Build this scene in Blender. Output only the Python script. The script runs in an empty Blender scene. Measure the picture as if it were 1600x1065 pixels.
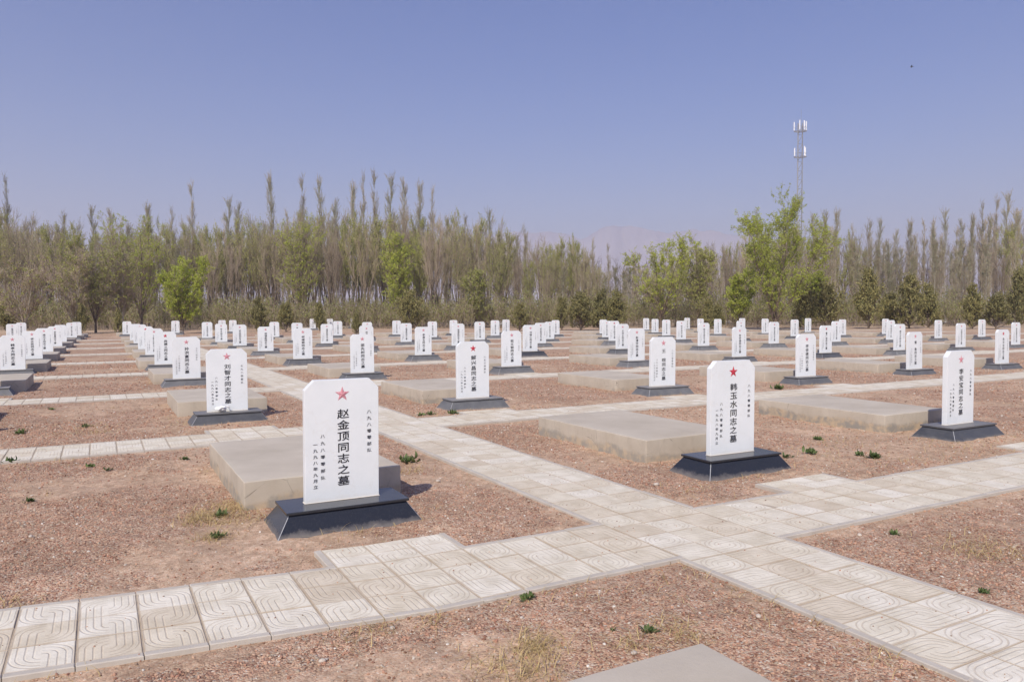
import bpy, bmesh, math, random
import numpy as np
from math import radians, sin, cos, pi
from mathutils import Vector, Matrix

S = bpy.context.scene
COL = S.collection

# ------------------------------------------------------------------ camera
CAM = np.array([.3322, -5.4716, 1.6]); FPX = 1176.65
YAW, PITCH, ROLL = .5012, .0374, -.0047
_f = np.array([sin(YAW), cos(YAW), 0.]); _r = np.array([cos(YAW), -sin(YAW), 0.]); _u = np.array([0, 0, 1.])
CF = _f * cos(PITCH) - _u * sin(PITCH); _u2 = _u * cos(PITCH) + _f * sin(PITCH)
CR = _r * cos(ROLL) + _u2 * sin(ROLL); CU = _u2 * cos(ROLL) - _r * sin(ROLL)
cd = bpy.data.cameras.new('camera'); cam = bpy.data.objects.new('camera', cd); COL.objects.link(cam)
cam.matrix_world = Matrix(((CR[0], CU[0], -CF[0], CAM[0]), (CR[1], CU[1], -CF[1], CAM[1]), (CR[2], CU[2], -CF[2], CAM[2]), (0, 0, 0, 1)))
cd.sensor_width = 36; cd.lens = 36 * FPX / 1600; cd.clip_start = .05; cd.clip_end = 20000
S.camera = cam

# ------------------------------------------------------------------ light
SUN = Vector((-.75, -.72, 1.0)).normalized()
SUN_EL = math.asin(SUN.z); SUN_AZ = math.atan2(SUN.x, SUN.y)      # azimuth clockwise from +Y
w = bpy.data.worlds.new('World'); S.world = w; w.use_nodes = True
nt = w.node_tree; nt.nodes.clear()
sky = nt.nodes.new('ShaderNodeTexSky'); sky.sky_type = 'NISHITA'; sky.sun_disc = False
sky.sun_elevation = SUN_EL; sky.sun_rotation = SUN_AZ
sky.altitude = 1200; sky.air_density = 1.5; sky.dust_density = 1.3; sky.ozone_density = 3.0
tint = nt.nodes.new('ShaderNodeMix'); tint.data_type = 'RGBA'; tint.blend_type = 'MULTIPLY'; tint.inputs[0].default_value = 1
tint.inputs[7].default_value = (1.0, .965, 1.11, 1)
bg = nt.nodes.new('ShaderNodeBackground'); bg.inputs[1].default_value = .092
wo = nt.nodes.new('ShaderNodeOutputWorld')
nt.links.new(sky.outputs[0], tint.inputs[6]); hs = nt.nodes.new('ShaderNodeHueSaturation'); hs.inputs['Saturation'].default_value = 1.26; hs.inputs['Hue'].default_value = .511
nt.links.new(tint.outputs[2], hs.inputs['Color']); nt.links.new(hs.outputs[0], bg.inputs[0]); nt.links.new(bg.outputs[0], wo.inputs[0])
sl = bpy.data.lights.new('sun', 'SUN'); sl.energy = 5.0; sl.angle = radians(.55); sl.color = (1, .915, .79)
so = bpy.data.objects.new('sun', sl); COL.objects.link(so)
so.rotation_euler = (-SUN).to_track_quat('-Z', 'Y').to_euler(); so.location = (-20, -20, 40)
S.view_settings.view_transform = 'Standard'; S.view_settings.look = 'None'
S.view_settings.exposure = 0.08; S.view_settings.gamma = 1
S.cycles.max_bounces = 6; S.cycles.volume_bounces = 1; S.cycles.use_denoising = True
S.cycles.transparent_max_bounces = 8
HOR = lambda px: 492.28 - .004739 * px

def at(px, D):                     # a spot on the ground, D metres away, seen in column px of the 1600 px photo
    v = CF + CR * (px - 800) / FPX
    return CAM[0] + v[0] * D, CAM[1] + v[1] * D
def ground(px, py, z=0):
    v = CF + CR * (px - 800) / FPX - CU * (py - 532.5) / FPX
    t = (z - 1.6) / v[2]
    return CAM[0] + v[0] * t, CAM[1] + v[1] * t

# ------------------------------------------------------------------ helpers
def link(name, data, parent=None):
    o = bpy.data.objects.new(name, data); COL.objects.link(o)
    if parent: o.parent = parent
    return o
def tag(o, label=None, cat=None, group=None, kind=None):
    if label: o['label'] = label
    if cat: o['category'] = cat
    if group: o['group'] = group
    if kind: o['kind'] = kind
    return o
def thing(name, label, cat, loc, rz=0, group=None, scale=1):
    o = link(name, None); o.location = loc; o.rotation_euler = (0, 0, rz); o.scale = (scale,) * 3
    o.empty_display_size = .2
    return tag(o, label, cat, group)
def mesh(name, V, F, mats=(), smooth=False, mi=None):
    """V (n,3) array; F list of (m,k) int arrays or one"""
    me = bpy.data.meshes.new(name)
    V = np.asarray(V, dtype=np.float32)
    if not isinstance(F, (list, tuple)): F = [F]
    F = [np.asarray(f, dtype=np.int32) for f in F if len(f)]
    me.vertices.add(len(V)); me.vertices.foreach_set('co', V.ravel())
    loops = np.concatenate([f.ravel() for f in F]); tot = np.concatenate([np.full(len(f), f.shape[1], np.int32) for f in F])
    me.loops.add(len(loops)); me.loops.foreach_set('vertex_index', loops)
    me.polygons.add(len(tot)); st = np.concatenate([[0], np.cumsum(tot)[:-1]]).astype(np.int32)
    me.polygons.foreach_set('loop_start', st); me.polygons.foreach_set('loop_total', tot)
    if mi is not None: me.polygons.foreach_set('material_index', np.asarray(mi, np.int32))
    me.polygons.foreach_set('use_smooth', np.full(len(tot), smooth, bool))
    me.update(); me.validate()
    for m in mats: me.materials.append(m)
    return me
def bm_mesh(name, bm, mats):
    me = bpy.data.meshes.new(name); bm.to_mesh(me); bm.free()
    for m in mats: me.materials.append(m)
    return me
def prism(outline, y0, y1):        # outline in x,z; extruded along y
    bm = bmesh.new()
    a = [bm.verts.new((x, y0, z)) for x, z in outline]; b = [bm.verts.new((x, y1, z)) for x, z in outline]
    bm.faces.new(a); bm.faces.new(b[::-1])
    n = len(a)
    for i in range(n): bm.faces.new((a[i], b[i], b[(i + 1) % n], a[(i + 1) % n]))
    bmesh.ops.recalc_face_normals(bm, faces=bm.faces)
    return bm
def box_bm(x0, x1, y0, y1, z0, z1):
    return prism([(x0, z0), (x1, z0), (x1, z1), (x0, z1)], y0, y1)
def bevel(bm, w_, seg=2, edges=None, mat=-1):
    bmesh.ops.bevel(bm, geom=list(edges if edges is not None else bm.edges), offset=w_, segments=seg, affect='EDGES', profile=.6, material=mat)

# ------------------------------------------------------------------ materials
class NT:
    def __init__(s, name):
        s.m = bpy.data.materials.new(name); s.m.use_nodes = True; s.t = s.m.node_tree; s.t.nodes.clear()
        s.o = s.n('ShaderNodeOutputMaterial'); s.b = s.n('ShaderNodeBsdfPrincipled'); s.l(s.b.outputs[0], s.o.inputs[0])
    def n(s, k, **kw):
        x = s.t.nodes.new(k)
        for a, v in kw.items(): setattr(x, a, v)
        return x
    def l(s, a, b): s.t.links.new(a, b)
    def val(s, sock, v):
        if isinstance(v, bpy.types.NodeSocket): s.l(v, sock)
        else: sock.default_value = v
    def coord(s, which='Object'): return s.n('ShaderNodeTexCoord').outputs[which]
    def pos(s): return s.n('ShaderNodeNewGeometry').outputs['Position']
    def noise(s, vec, scale, detail=4, rough=.55, out='Fac'):
        x = s.n('ShaderNodeTexNoise'); s.l(vec, x.inputs['Vector']); x.inputs['Scale'].default_value = scale
        x.inputs['Detail'].default_value = detail; x.inputs['Roughness'].default_value = rough; return x.outputs[out]
    def vor(s, vec, scale, out='Distance', feat='F1'):
        x = s.n('ShaderNodeTexVoronoi', feature=feat); s.l(vec, x.inputs['Vector']); x.inputs['Scale'].default_value = scale; return x.outputs[out]
    def ramp(s, f, stops):
        x = s.n('ShaderNodeValToRGB'); s.val(x.inputs[0], f); e = x.color_ramp.elements
        while len(e) > 1: e.remove(e[-1])
        e[0].position = stops[0][0]; e[0].color = (*stops[0][1], 1)
        for p, c in stops[1:]: k = e.new(p); k.color = (*c, 1)
        return x.outputs[0]
    def fr(s, f, a, b, c=0., d=1.):
        x = s.n('ShaderNodeMapRange'); s.val(x.inputs[0], f)
        for i, v in enumerate((a, b, c, d)): x.inputs[i + 1].default_value = v
        return x.outputs[0]
    def mix(s, f, a, b, mode='MIX'):
        x = s.n('ShaderNodeMix', data_type='RGBA', blend_type=mode); s.val(x.inputs[0], f)
        for i, v in ((6, a), (7, b)):
            s.val(x.inputs[i], v if isinstance(v, bpy.types.NodeSocket) else (*v, 1))
        return x.outputs[2]
    def math(s, op, a, b=0., c=None):
        x = s.n('ShaderNodeMath', operation=op); s.val(x.inputs[0], a); s.val(x.inputs[1], b)
        if c is not None: s.val(x.inputs[2], c)
        return x.outputs[0]
    def bump(s, h, strength=.5, dist=.01, prev=None):
        x = s.n('ShaderNodeBump'); s.l(h, x.inputs['Height']); x.inputs['Strength'].default_value = strength; x.inputs['Distance'].default_value = dist
        if prev is not None: s.l(prev, x.inputs['Normal'])
        return x.outputs[0]
    def done(s, col, rough=.8, normal=None, spec=None):
        s.val(s.b.inputs['Base Color'], col if isinstance(col, bpy.types.NodeSocket) else (*col, 1))
        s.val(s.b.inputs['Roughness'], rough)
        if normal is not None: s.l(normal, s.b.inputs['Normal'])
        if spec is not None: s.b.inputs['Specular IOR Level'].default_value = spec
        return s.m
def objrand(n): return n.n('ShaderNodeObjectInfo').outputs['Random']
def sep(n, v): x = n.n('ShaderNodeSeparateXYZ'); n.l(v, x.inputs[0]); return x.outputs
def shifted(n, v):                 # the coordinates moved by a random amount per object
    x = n.n('ShaderNodeVectorMath', operation='MULTIPLY_ADD'); c = n.n('ShaderNodeCombineXYZ')
    r = objrand(n); n.l(r, c.inputs[0]); n.l(r, c.inputs[1]); n.l(r, c.inputs[2])
    n.l(c.outputs[0], x.inputs[0]); x.inputs[1].default_value = (37, 53, 71); n.l(v, x.inputs[2]); return x.outputs[0]

def m_gravel_ground():
    n = NT('gravel_ground'); p = n.pos()
    big = n.noise(p, .55, 5, .6); mid = n.noise(p, 2.6, 5, .62); fine = n.noise(p, 26, 4, .65)
    cell = n.vor(p, 95, 'Color'); cr = sep(n, cell)[0]
    grains = n.ramp(cr, [(0, (.20, .115, .08)), (.25, (.385, .22, .152)), (.5, (.50, .32, .218)), (.75, (.50, .365, .255)), (.95, (.52, .43, .33)), (1, (.62, .56, .48))])
    sand = n.mix(fine, (.47, .34, .235), (.56, .43, .305))
    f = n.n('ShaderNodeAttribute', attribute_name='sand').outputs['Fac']; f = n.fr(n.math('ADD', f, n.math('MULTIPLY', n.math('SUBTRACT', fine, .5), .7)), .1, .8)
    col = n.mix(n.math('MULTIPLY', f, .55), grains, sand)
    clod = sep(n, n.vor(p, 21, 'Color'))[1]; clod2 = sep(n, n.vor(p, 8, 'Color'))[1]
    col = n.mix(1, col, n.ramp(clod, [(0, (.80, .78, .76)), (1, (1.12, 1.12, 1.12))]), 'MULTIPLY'); col = n.mix(1, col, n.ramp(clod2, [(0, (.90, .89, .88)), (1, (1.07, 1.07, 1.07))]), 'MULTIPLY')
    tone = n.ramp(n.noise(p, 1.1, 4, .6), [(.3, (.84, .82, .80)), (.7, (1.1, 1.1, 1.12))])
    col = n.mix(1, col, tone, 'MULTIPLY')
    dist = n.n('ShaderNodeVectorMath', operation='DISTANCE'); n.l(p, dist.inputs[0]); dist.inputs[1].default_value = (0, 0, 0)
    far = n.fr(dist.outputs['Value'], 55, 90)
    col = n.mix(far, col, n.mix(mid, (.43, .32, .215), (.53, .41, .29)))
    d1 = n.vor(p, 95); d2 = n.vor(p, 38)
    h = n.math('MULTIPLY', n.math('SUBTRACT', n.math('MULTIPLY', fine, .5), n.math('ADD', d1, n.math('MULTIPLY', d2, .5))), n.fr(f, 0, 1, 1, .35))
    b = n.bump(h, .9, .008); b = n.bump(mid, .35, .03, b)
    return n.done(col, .95, b, .25)
def m_pebbles():
    n = NT('gravel_grain'); r = n.n('ShaderNodeNewGeometry').outputs['Random Per Island']
    c = n.ramp(r, [(0, (.16, .085, .055)), (.2, (.37, .195, .135)), (.45, (.495, .305, .21)), (.65, (.485, .345, .245)), (.8, (.24, .175, .135)), (.94, (.44, .375, .29)), (.992, (.6, .56, .5)), (1, (.70, .68, .63))])
    return n.done(c, .9, n.bump(n.noise(n.pos(), 300, 2), .3, .002), .25)
def m_tile(name='paving_tile'):
    n = NT(name); uvn = n.n('ShaderNodeUVMap'); uv = sep(n, uvn.outputs[0]); x = n.math('SUBTRACT', uv[0], .5); y = n.math('SUBTRACT', uv[1], .5)
    r = n.math('SQRT', n.math('ADD', n.math('MULTIPLY', x, x), n.math('MULTIPLY', y, y)))
    ax = n.math('ABSOLUTE', x); q = n.math('GREATER_THAN', n.math('MULTIPLY', x, y), 0.)     # arcs in two opposite quadrants, straight grooves in the others
    d = n.math('ADD', n.math('MULTIPLY', r, q), n.math('MULTIPLY', ax, n.math('SUBTRACT', 1., q)))
    g = None
    for rr in (.12, .255, .385, .485):
        k = n.math('ABSOLUTE', n.math('SUBTRACT', d, rr)); k = n.fr(k, .008, .020, 1, 0); g = k if g is None else n.math('MAXIMUM', g, k)
    edge = n.fr(n.math('MAXIMUM', ax, n.math('ABSOLUTE', y)), .485, .5)
    p = n.pos(); t = n.n('ShaderNodeAttribute', attribute_name='tint').outputs['Fac']
    base = n.ramp(t, [(0, (.61, .54, .43)), (.3, (.655, .59, .475)), (.6, (.69, .64, .53)), (1, (.74, .70, .61))])
    st = n.noise(p, 6, 5, .65); base = n.mix(1, base, n.ramp(st, [(.3, (.82, .80, .76)), (.62, (1.03, 1.03, 1.03))]), 'MULTIPLY')
    dirt = n.math('MULTIPLY', g, n.fr(n.noise(p, 9, 3), .3, .62, .10, .40))
    base = n.mix(dirt, base, (.40, .30, .21)); base = n.mix(n.math('MULTIPLY', edge, .55), base, (.36, .28, .21))
    speck = n.fr(n.vor(p, 55), .0, .055, 1, 0); base = n.mix(n.math('MULTIPLY', speck, .5), base, (.30, .17, .12))
    dots = n.vor(uvn.outputs[0], 16); h = n.math('SUBTRACT', n.math('MULTIPLY', dots, .34), g)
    b = n.bump(h, .5, .005); b = n.bump(n.noise(p, 120, 3), .25, .002, b)
    return n.done(base, .85, b, .3)
def m_simple(name, c0, c1, sc=8, rough=.85, bs=.3, bd=.004, spec=.3, shift=False):
    n = NT(name); p = n.coord() if shift else n.pos()
    if shift: p = shifted(n, p)
    return n.done(n.mix(n.fr(n.noise(p, sc, 6, .6), .3, .7), c0, c1), rough, n.bump(n.noise(p, sc * 9, 4), bs, bd), spec)
def m_concrete():
    n = NT('rendered_concrete'); o = n.coord(); p = shifted(n, o); z = sep(n, o)[2]
    a = n.noise(p, 2.2, 6, .65); c = n.mix(n.fr(a, .3, .7), (.42, .365, .295), (.52, .465, .385))
    # damp and peeled patches along the foot of the block
    nrm = sep(n, n.n('ShaderNodeNewGeometry').outputs['Normal'])[2]
    foot = n.math('ADD', z, n.math('MULTIPLY', n.noise(p, 2.4, 8, .72), .30))
    wear = n.n('ShaderNodeAttribute', attribute_type='OBJECT', attribute_name='wear').outputs['Fac']; pf = n.fr(n.math('SUBTRACT', foot, n.math('MULTIPLY', wear, .12)), .12, .165, 1, 0)
    pf = n.math('MULTIPLY', pf, n.fr(wear, 0, 1, .25, 1.))
    c = n.mix(pf, c, n.mix(n.fr(n.noise(p, 9, 4), .4, .6), (.29, .27, .235), (.48, .38, .265)))
    streak = n.n('ShaderNodeMapping'); n.l(p, streak.inputs[0]); streak.inputs[3].default_value = (4, 4, .7)
    s = n.fr(n.noise(streak.outputs[0], 2.2, 4), .5, .75); side = n.fr(nrm, .3, .8, 1, 0)
    c = n.mix(n.math('MULTIPLY', n.math('MULTIPLY', s, side), .22), c, (.27, .235, .19))
    pale_mix = n.math('MULTIPLY', n.fr(nrm, .3, .9), .5); c = n.mix(pale_mix, c, n.mix(n.fr(n.noise(p, 1.3, 5, .6), .35, .65), (.42, .375, .31), (.56, .51, .435)))  # upward faces mixed halfway toward a slightly paler, mottled tone
    # hairline cracks
    ck = n.vor(p, 2.6, 'Distance', 'DISTANCE_TO_EDGE'); wob = n.noise(p, 7, 4)
    ck = n.fr(n.math('ADD', ck, n.math('MULTIPLY', wob, .05)), .022, .030, 1, 0); ck = n.math('MULTIPLY', ck, n.fr(n.noise(p, 1.7, 2), .46, .56))
    c = n.mix(n.math('MULTIPLY', n.math('MULTIPLY', ck, side), .75), c, (.13, .115, .10))
    pit = n.fr(n.vor(p, 26), .03, .09, 1, 0); pit = n.math('MULTIPLY', pit, n.fr(n.noise(p, 5, 3), .5, .6)); c = n.mix(n.math('MULTIPLY', pit, .55), c, (.20, .175, .145))
    b = n.bump(n.noise(p, 60, 5, .7), .35, .004); b = n.bump(a, .3, .02, b)
    return n.done(c, .9, b, .25)
def m_marble():
    n = NT('white_marble'); p = shifted(n, n.coord()); v = n.noise(p, 3, 8, .7)
    c = n.mix(n.fr(v, .35, .65), (.70, .735, .755), (.75, .78, .80))
    sp = n.fr(n.vor(p, 42), .0, .05, 1, 0); c = n.mix(n.math('MULTIPLY', sp, .25), c, (.6, .58, .54))
    vein = n.fr(n.math('ABSOLUTE', n.math('SUBTRACT', n.noise(p, 1.7, 5, .6), .5)), .0, .012, 1, 0)
    c = n.mix(n.math('MULTIPLY', vein, .18), c, (.62, .60, .56))
    z = sep(n, n.coord())[2]; ft = n.fr(n.math('ADD', z, n.math('MULTIPLY', n.noise(p, 11, 4), .06)), .02, .07, 1, 0)
    c = n.mix(n.math('MULTIPLY', ft, .35), c, (.62, .54, .42))
    return n.done(c, .42, n.bump(n.noise(p, 170, 3), .08, .001), .4)
def m_granite():
    n = NT('dark_granite'); o = n.coord(); p = shifted(n, o); z = sep(n, o)[2]
    g = n.noise(p, 240, 2, .5); c = n.mix(n.fr(g, .3, .8), (.018, .021, .029), (.024, .027, .036))
    r = n.n('ShaderNodeAttribute', attribute_type='OBJECT', attribute_name='pale_mix').outputs['Fac']  # share of grey dust over the granite, set per object
    du = n.fr(n.noise(p, 5, 6, .7), .25, .7, .45, 1.); c = n.mix(n.math('MULTIPLY', du, r), c, (.19, .195, .205))
    foot = n.fr(n.math('ADD', z, n.math('MULTIPLY', n.noise(p, 9, 6, .75), .10)), .045, .085, 1, 0)
    sc = n.n('ShaderNodeMapping'); n.l(p, sc.inputs[0]); sc.inputs[3].default_value = (30, 30, 3)
    drip = n.fr(n.noise(sc.outputs[0], 3, 4, .6), .50, .75); f = n.math('MAXIMUM', n.math('MULTIPLY', foot, .5), n.math('MULTIPLY', drip, .06))
    c = n.mix(f, c, (.26, .235, .215))
    top = sep(n, n.n('ShaderNodeNewGeometry').outputs['Normal'])[2]; tp = n.fr(top, .85, .98)
    c = n.mix(n.math('MULTIPLY', n.math('MULTIPLY', tp, r), .5), c, (.40, .37, .34))
    rg = n.fr(n.math('ADD', n.math('MULTIPLY', du, r), f), 0, .8, .18, .8)
    return n.done(c, rg, None, .45)

M = {}
M['ground'] = m_gravel_ground(); M['peb'] = m_pebbles(); M['tile'] = m_tile()
M['bed'] = m_simple('path_bedding', (.36, .29, .215), (.46, .40, .32), 12)
M['kerb'] = m_simple('kerb_concrete', (.42, .38, .33), (.52, .48, .42), 5)
M['conc'] = m_concrete(); M['marble'] = m_marble(); M['granite'] = m_granite()
M['edge'] = m_simple('granite_arris', (.30, .31, .33), (.42, .42, .43), 30, .5)
M['ink'] = m_simple('black_lettering', (.012, .012, .016), (.045, .044, .05), 40, .5)
M['red'] = m_simple('red_star_paint', (.42, .03, .055), (.55, .06, .08), 60, .5, shift=True)
M['pink'] = m_simple('faded_star_paint', (.50, .15, .20), (.68, .38, .41), 70, .6, shift=True)
M['lime'] = m_simple('lime_mortar', (.62, .56, .48), (.74, .70, .62), 60)
def m_leaf(name, a, b, tr=.0, rough=.6):
    n = NT(name); r = n.n('ShaderNodeNewGeometry').outputs['Random Per Island']; o = objrand(n)
    c = n.mix(r, a, b); c = n.mix(1, c, n.ramp(o, [(0, (.85, .85, .85)), (1, (1.12, 1.1, 1.05))]), 'MULTIPLY')
    n.done(c, rough, None, .25)
    if tr:
        t = n.n('ShaderNodeBsdfTranslucent'); n.l(c, t.inputs[0]); mx = n.n('ShaderNodeMixShader'); mx.inputs[0].default_value = tr
        n.l(n.b.outputs[0], mx.inputs[1]); n.l(t.outputs[0], mx.inputs[2]); n.l(mx.outputs[0], n.o.inputs[0])
    return n.m
M['bark'] = m_leaf('grey_brown_bark', (.11, .085, .065), (.19, .15, .12))
M['palebark'] = m_leaf('pale_poplar_bark', (.25, .235, .20), (.40, .38, .33))
M['twig'] = m_leaf('brown_twigs', (.24, .19, .145), (.40, .33, .26))
M['bud'] = m_leaf('grey_green_buds', (.30, .34, .18), (.46, .50, .30), .2)
M['fresh'] = m_leaf('fresh_elm_leaf', (.30, .38, .04), (.56, .62, .12), .42)
M['dull'] = m_leaf('young_olive_leaf', (.30, .34, .08), (.48, .50, .15), .3)
M['juniper'] = m_leaf('juniper_needles', (.12, .125, .045), (.32, .285, .12), .15)
M['dry'] = m_leaf('dry_straw', (.42, .31, .13), (.68, .54, .28), .2)
M['scrub'] = m_leaf('olive_scrub', (.20, .215, .06), (.34, .35, .12), .15)
M['weed'] = m_leaf('dark_green_weed', (.05, .085, .028), (.15, .20, .075), .15)
M['steel'] = m_simple('galvanised_steel', (.22, .22, .23), (.32, .32, .33), 3, .5)
M['panel'] = m_simple('white_antenna_shell', (.76, .77, .78), (.84, .85, .86), 3, .45)
M['hazed_rock'] = m_simple('hazed_hill_rock', (.31, .285, .30), (.36, .335, .35), .004, .95)  # rock colour shifted toward the haze, part of the distance haze painted in
M['stone'] = m_leaf('loose_stone', (.40, .33, .27), (.52, .46, .40))
M['paper'] = m_simple('white_petals', (.75, .75, .75), (.85, .85, .85), 30)
HAZE = .00046
GR=[(1,0,1.96,0.045,-0.009,0,0.995,1.982,0.095,0.002),
(2,0,5.955,-0.067,-0.021,0,1.006,6.048,0.045,0.024),
(3,0,9.945,-0.023,-0.002,0,0.993,9.945,-0.023,-0.002),
(0,1,-1.80,6.175,0,0,1,-1.84,6.175,0),
(1,1,1.988,6.175,-0.004,0,0.985,2.018,6.396,-0.001),
(2,1,5.868,5.805,-0.015,0,1.016,5.937,6.087,0.009),
(3,1,9.949,5.755,-0.041,0,1.013,10.09,6.015,0.015),
(4,1,14.1,5.83,-0.017,0,0.999,14.1,5.83,-0.017),
(5,1,18.438,6.117,0.003,-0.026,0.996,18.446,6.113,-0.007),
(6,1,22.149,5.995,-0.003,-0.014,0.992,22.125,5.999,0.027),
(0,2,-1.74,12.46,0,0,1,-1.74,12.46,0),
(1,2,2.042,12.697,-0,0,0.991,2.042,12.697,-0),
(2,2,5.898,11.998,0,0.014,0.987,5.943,12.234,0.004),
(3,2,9.875,11.752,0.003,0.033,0.992,9.895,11.784,0.014),
(4,2,14.234,12.032,-0.001,0.019,1.003,14.26,11.968,0.012),
(5,2,18.193,11.836,0.01,0.016,0.997,18.188,11.932,0.006),
(6,2,22.276,11.85,0.017,0.017,0.994,22.274,11.776,0.004),
(7,2,25.851,11.544,-0.002,0.023,1.001,25.833,11.467,0.004),
(8,2,30.475,12.036,-0.001,-0.007,1.002,30.516,12.094,-0.004),
(9,2,34.922,12.293,-0.008,-0.028,1.01,34.908,12.285,-0.002),
(0,3,-1.741,18.67,0.001,-0.032,0.989,-1.687,18.692,-0.003),
(1,3,1.992,18.182,-0.002,0.002,0.995,1.971,18.213,-0.002),
(2,3,5.892,18.023,0.013,0.04,1.007,5.922,18.065,0.015),
(3,3,9.829,17.816,0.007,0.05,0.995,9.788,17.828,0.001),
(4,3,13.927,17.754,-0.009,0.055,1.004,13.931,17.727,0.003),
(5,3,17.66,17.249,0.01,0.062,0.997,17.645,17.226,-0.017),
(6,3,22.132,17.678,-0.005,0.049,0.997,22.158,17.645,-0.001),
(7,3,26.186,17.653,0.014,0.048,0.999,26.163,17.752,-0.005),
(8,3,30.52,17.875,-0.006,0.02,1.012,30.502,17.97,-0.003),
(9,3,34.255,17.692,0,0.044,1.003,34.307,17.557,-0.003),
(10,3,39.055,18.26,0.025,0.005,1.006,39.111,18.289,0.002),
(11,3,42.839,18.157,-0.003,0.006,1.005,42.838,18.222,0.004),
(0,4,-1.661,24.294,-0.008,-0.036,1,-1.671,24.289,-0.005),
(1,4,2.04,24.202,-0.015,-0.002,0.996,2.062,24.3,-0.008),
(2,4,5.948,24.4,-0.022,0.013,0.996,5.914,24.442,-0.019),
(3,4,9.884,24.11,0.001,0,1,9.884,24.11,0),
(4,4,13.933,23.995,-0.005,0.036,1.004,13.917,23.985,-0.007),
(5,4,18.343,24.411,0.002,0.017,1.007,18.316,24.415,-0.007),
(6,4,21.952,23.581,-0.002,0.082,1.006,21.904,23.519,0.006),
(7,4,26.431,23.913,-0,0.043,1.003,26.421,23.92,0.008),
(8,4,30.797,24.11,0.011,0,1,30.797,24.11,0),
(9,4,35.137,24.247,-0.003,0.036,1.003,35.17,24.278,0.028),
(10,4,39.818,24.682,-0.007,0.003,1.002,39.869,24.564,-0.009),
(11,4,43.621,24.498,0.009,0.009,1.001,43.67,24.427,-0.012),
(0,5,-1.609,29.802,0.011,-0.041,1.01,-1.648,29.846,0.001),
(1,5,2.028,29.434,-0.012,-0.01,1.007,1.955,29.388,-0.001),
(2,5,5.914,30.216,-0.002,0.006,1.011,5.945,30.283,-0.007),
(3,5,9.928,30.374,-0.011,0.018,0.983,9.963,30.373,-0.01),
(4,5,13.875,30.113,0.006,0.007,0.995,13.889,30.156,0.013),
(5,5,17.943,29.987,-0.002,0.029,1.005,17.965,30.008,0.005),
(6,5,21.894,29.39,-0.006,0,0.999,21.946,29.425,-0.02),
(7,5,26.234,30.122,-0.022,0,1,26.234,30.122,0),
(8,5,30.253,29.58,0,0.037,1.002,30.26,29.634,-0.002),
(9,5,34.805,29.987,-0.005,0.041,1.001,34.813,30.002,-0.013),
(10,5,39.146,30.11,-0.008,0.012,1.016,39.141,30.078,0.006),
(11,5,43.174,30.015,0.019,0.02,1.003,43.206,29.971,0.007),
(0,6,-1.543,36.319,-0.019,-0.053,1.006,-1.555,36.292,-0.011),
(1,6,2.115,36.511,0.001,0,1,2.115,36.511,0),
(2,6,5.89,35.952,-0.013,-0.003,1.003,5.894,35.96,0.019),
(3,6,9.814,36.083,-0.012,0.005,1.002,9.796,36.057,-0.006),
(4,6,13.908,36.511,-0.008,0,1,13.908,36.511,0),
(5,6,17.919,36.37,-0.015,-0.002,1,17.893,36.423,0),
(6,6,21.933,35.906,0.003,0.03,1.004,21.904,35.855,-0.006),
(7,6,26.744,36.511,0.003,0,1,26.744,36.511,0),
(8,6,30.589,36.511,-0.001,0,1,30.589,36.511,0),
(9,6,34.841,36.187,0.013,0.009,1.004,34.835,36.31,0.011),
(10,6,39.391,36.511,0.007,0,1,39.391,36.511,0),
(11,6,43.612,36.511,-0.01,0,1,43.612,36.511,0),
(0,7,-1.551,42.718,0.018,-0.056,1.001,-1.586,42.708,-0.01),
(1,7,2.145,42.596,-0.004,-0.031,0.99,2.096,42.628,-0.006),
(2,7,6.004,42.731,-0.002,0.017,1.011,5.973,42.776,0.005),
(3,7,9.955,42.879,-0.01,0,0.998,9.952,42.913,0.022),
(4,7,13.959,42.812,-0.009,0.019,0.99,13.938,42.833,0.002),
(5,7,18.064,42.994,-0,0.006,0.999,18.076,42.958,0.01),
(6,7,22.378,43.165,0.022,0,1,22.378,43.165,0),
(7,7,26.608,43.165,0.028,0,1,26.608,43.165,0),
(10,7,39.656,43.165,-0.002,0,1,39.656,43.165,0),
(11,7,44.045,43.165,-0,0,1,44.045,43.165,0)]
RY = [0, 5.97, 12.16, 18.2, 24.21, 30.22, 36.61, 43.27, 49.57, 55.87]
CP = (3.545, 4.505)                # the central path

# ------------------------------------------------------------------ noise for the ground
def vnoise(x, y, seed=0):
    def h(i, j): 
        n = np.sin(i * 127.1 + j * 311.7 + seed * 74.7) * 43758.5453
        return n - np.floor(n)
    i, j = np.floor(x), np.floor(y); u, v = x - i, y - j; u = u * u * (3 - 2 * u); v = v * v * (3 - 2 * v)
    return (h(i, j) * (1 - u) + h(i + 1, j) * u) * (1 - v) + (h(i, j + 1) * (1 - u) + h(i + 1, j + 1) * u) * v
def strip_y0(r, x):                # the near edge of the cross path before row r; the first bends a little at its left end
    y = RY[r] - 1.785 if r else -1.815
    return y + (np.maximum(0, 1.9 - x) * .12 if r == 0 else 0 * x)
PW = .925
def on_path(x, y, m=0.):
    k = (x > CP[0] - m) & (x < CP[1] + m) & (y < 60)
    for r in range(9):
        a = strip_y0(r, x); k |= (y > a - m) & (y < a + PW + m) & (x < 62)
    for c, r, gx, gy, *_ in GR:
        if r < 5:
            a = strip_y0(r, x) + PW; k |= (abs(x - gx) < .47 + m) & (y > a - m) & (y < a + .44 + m)
    return k
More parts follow.
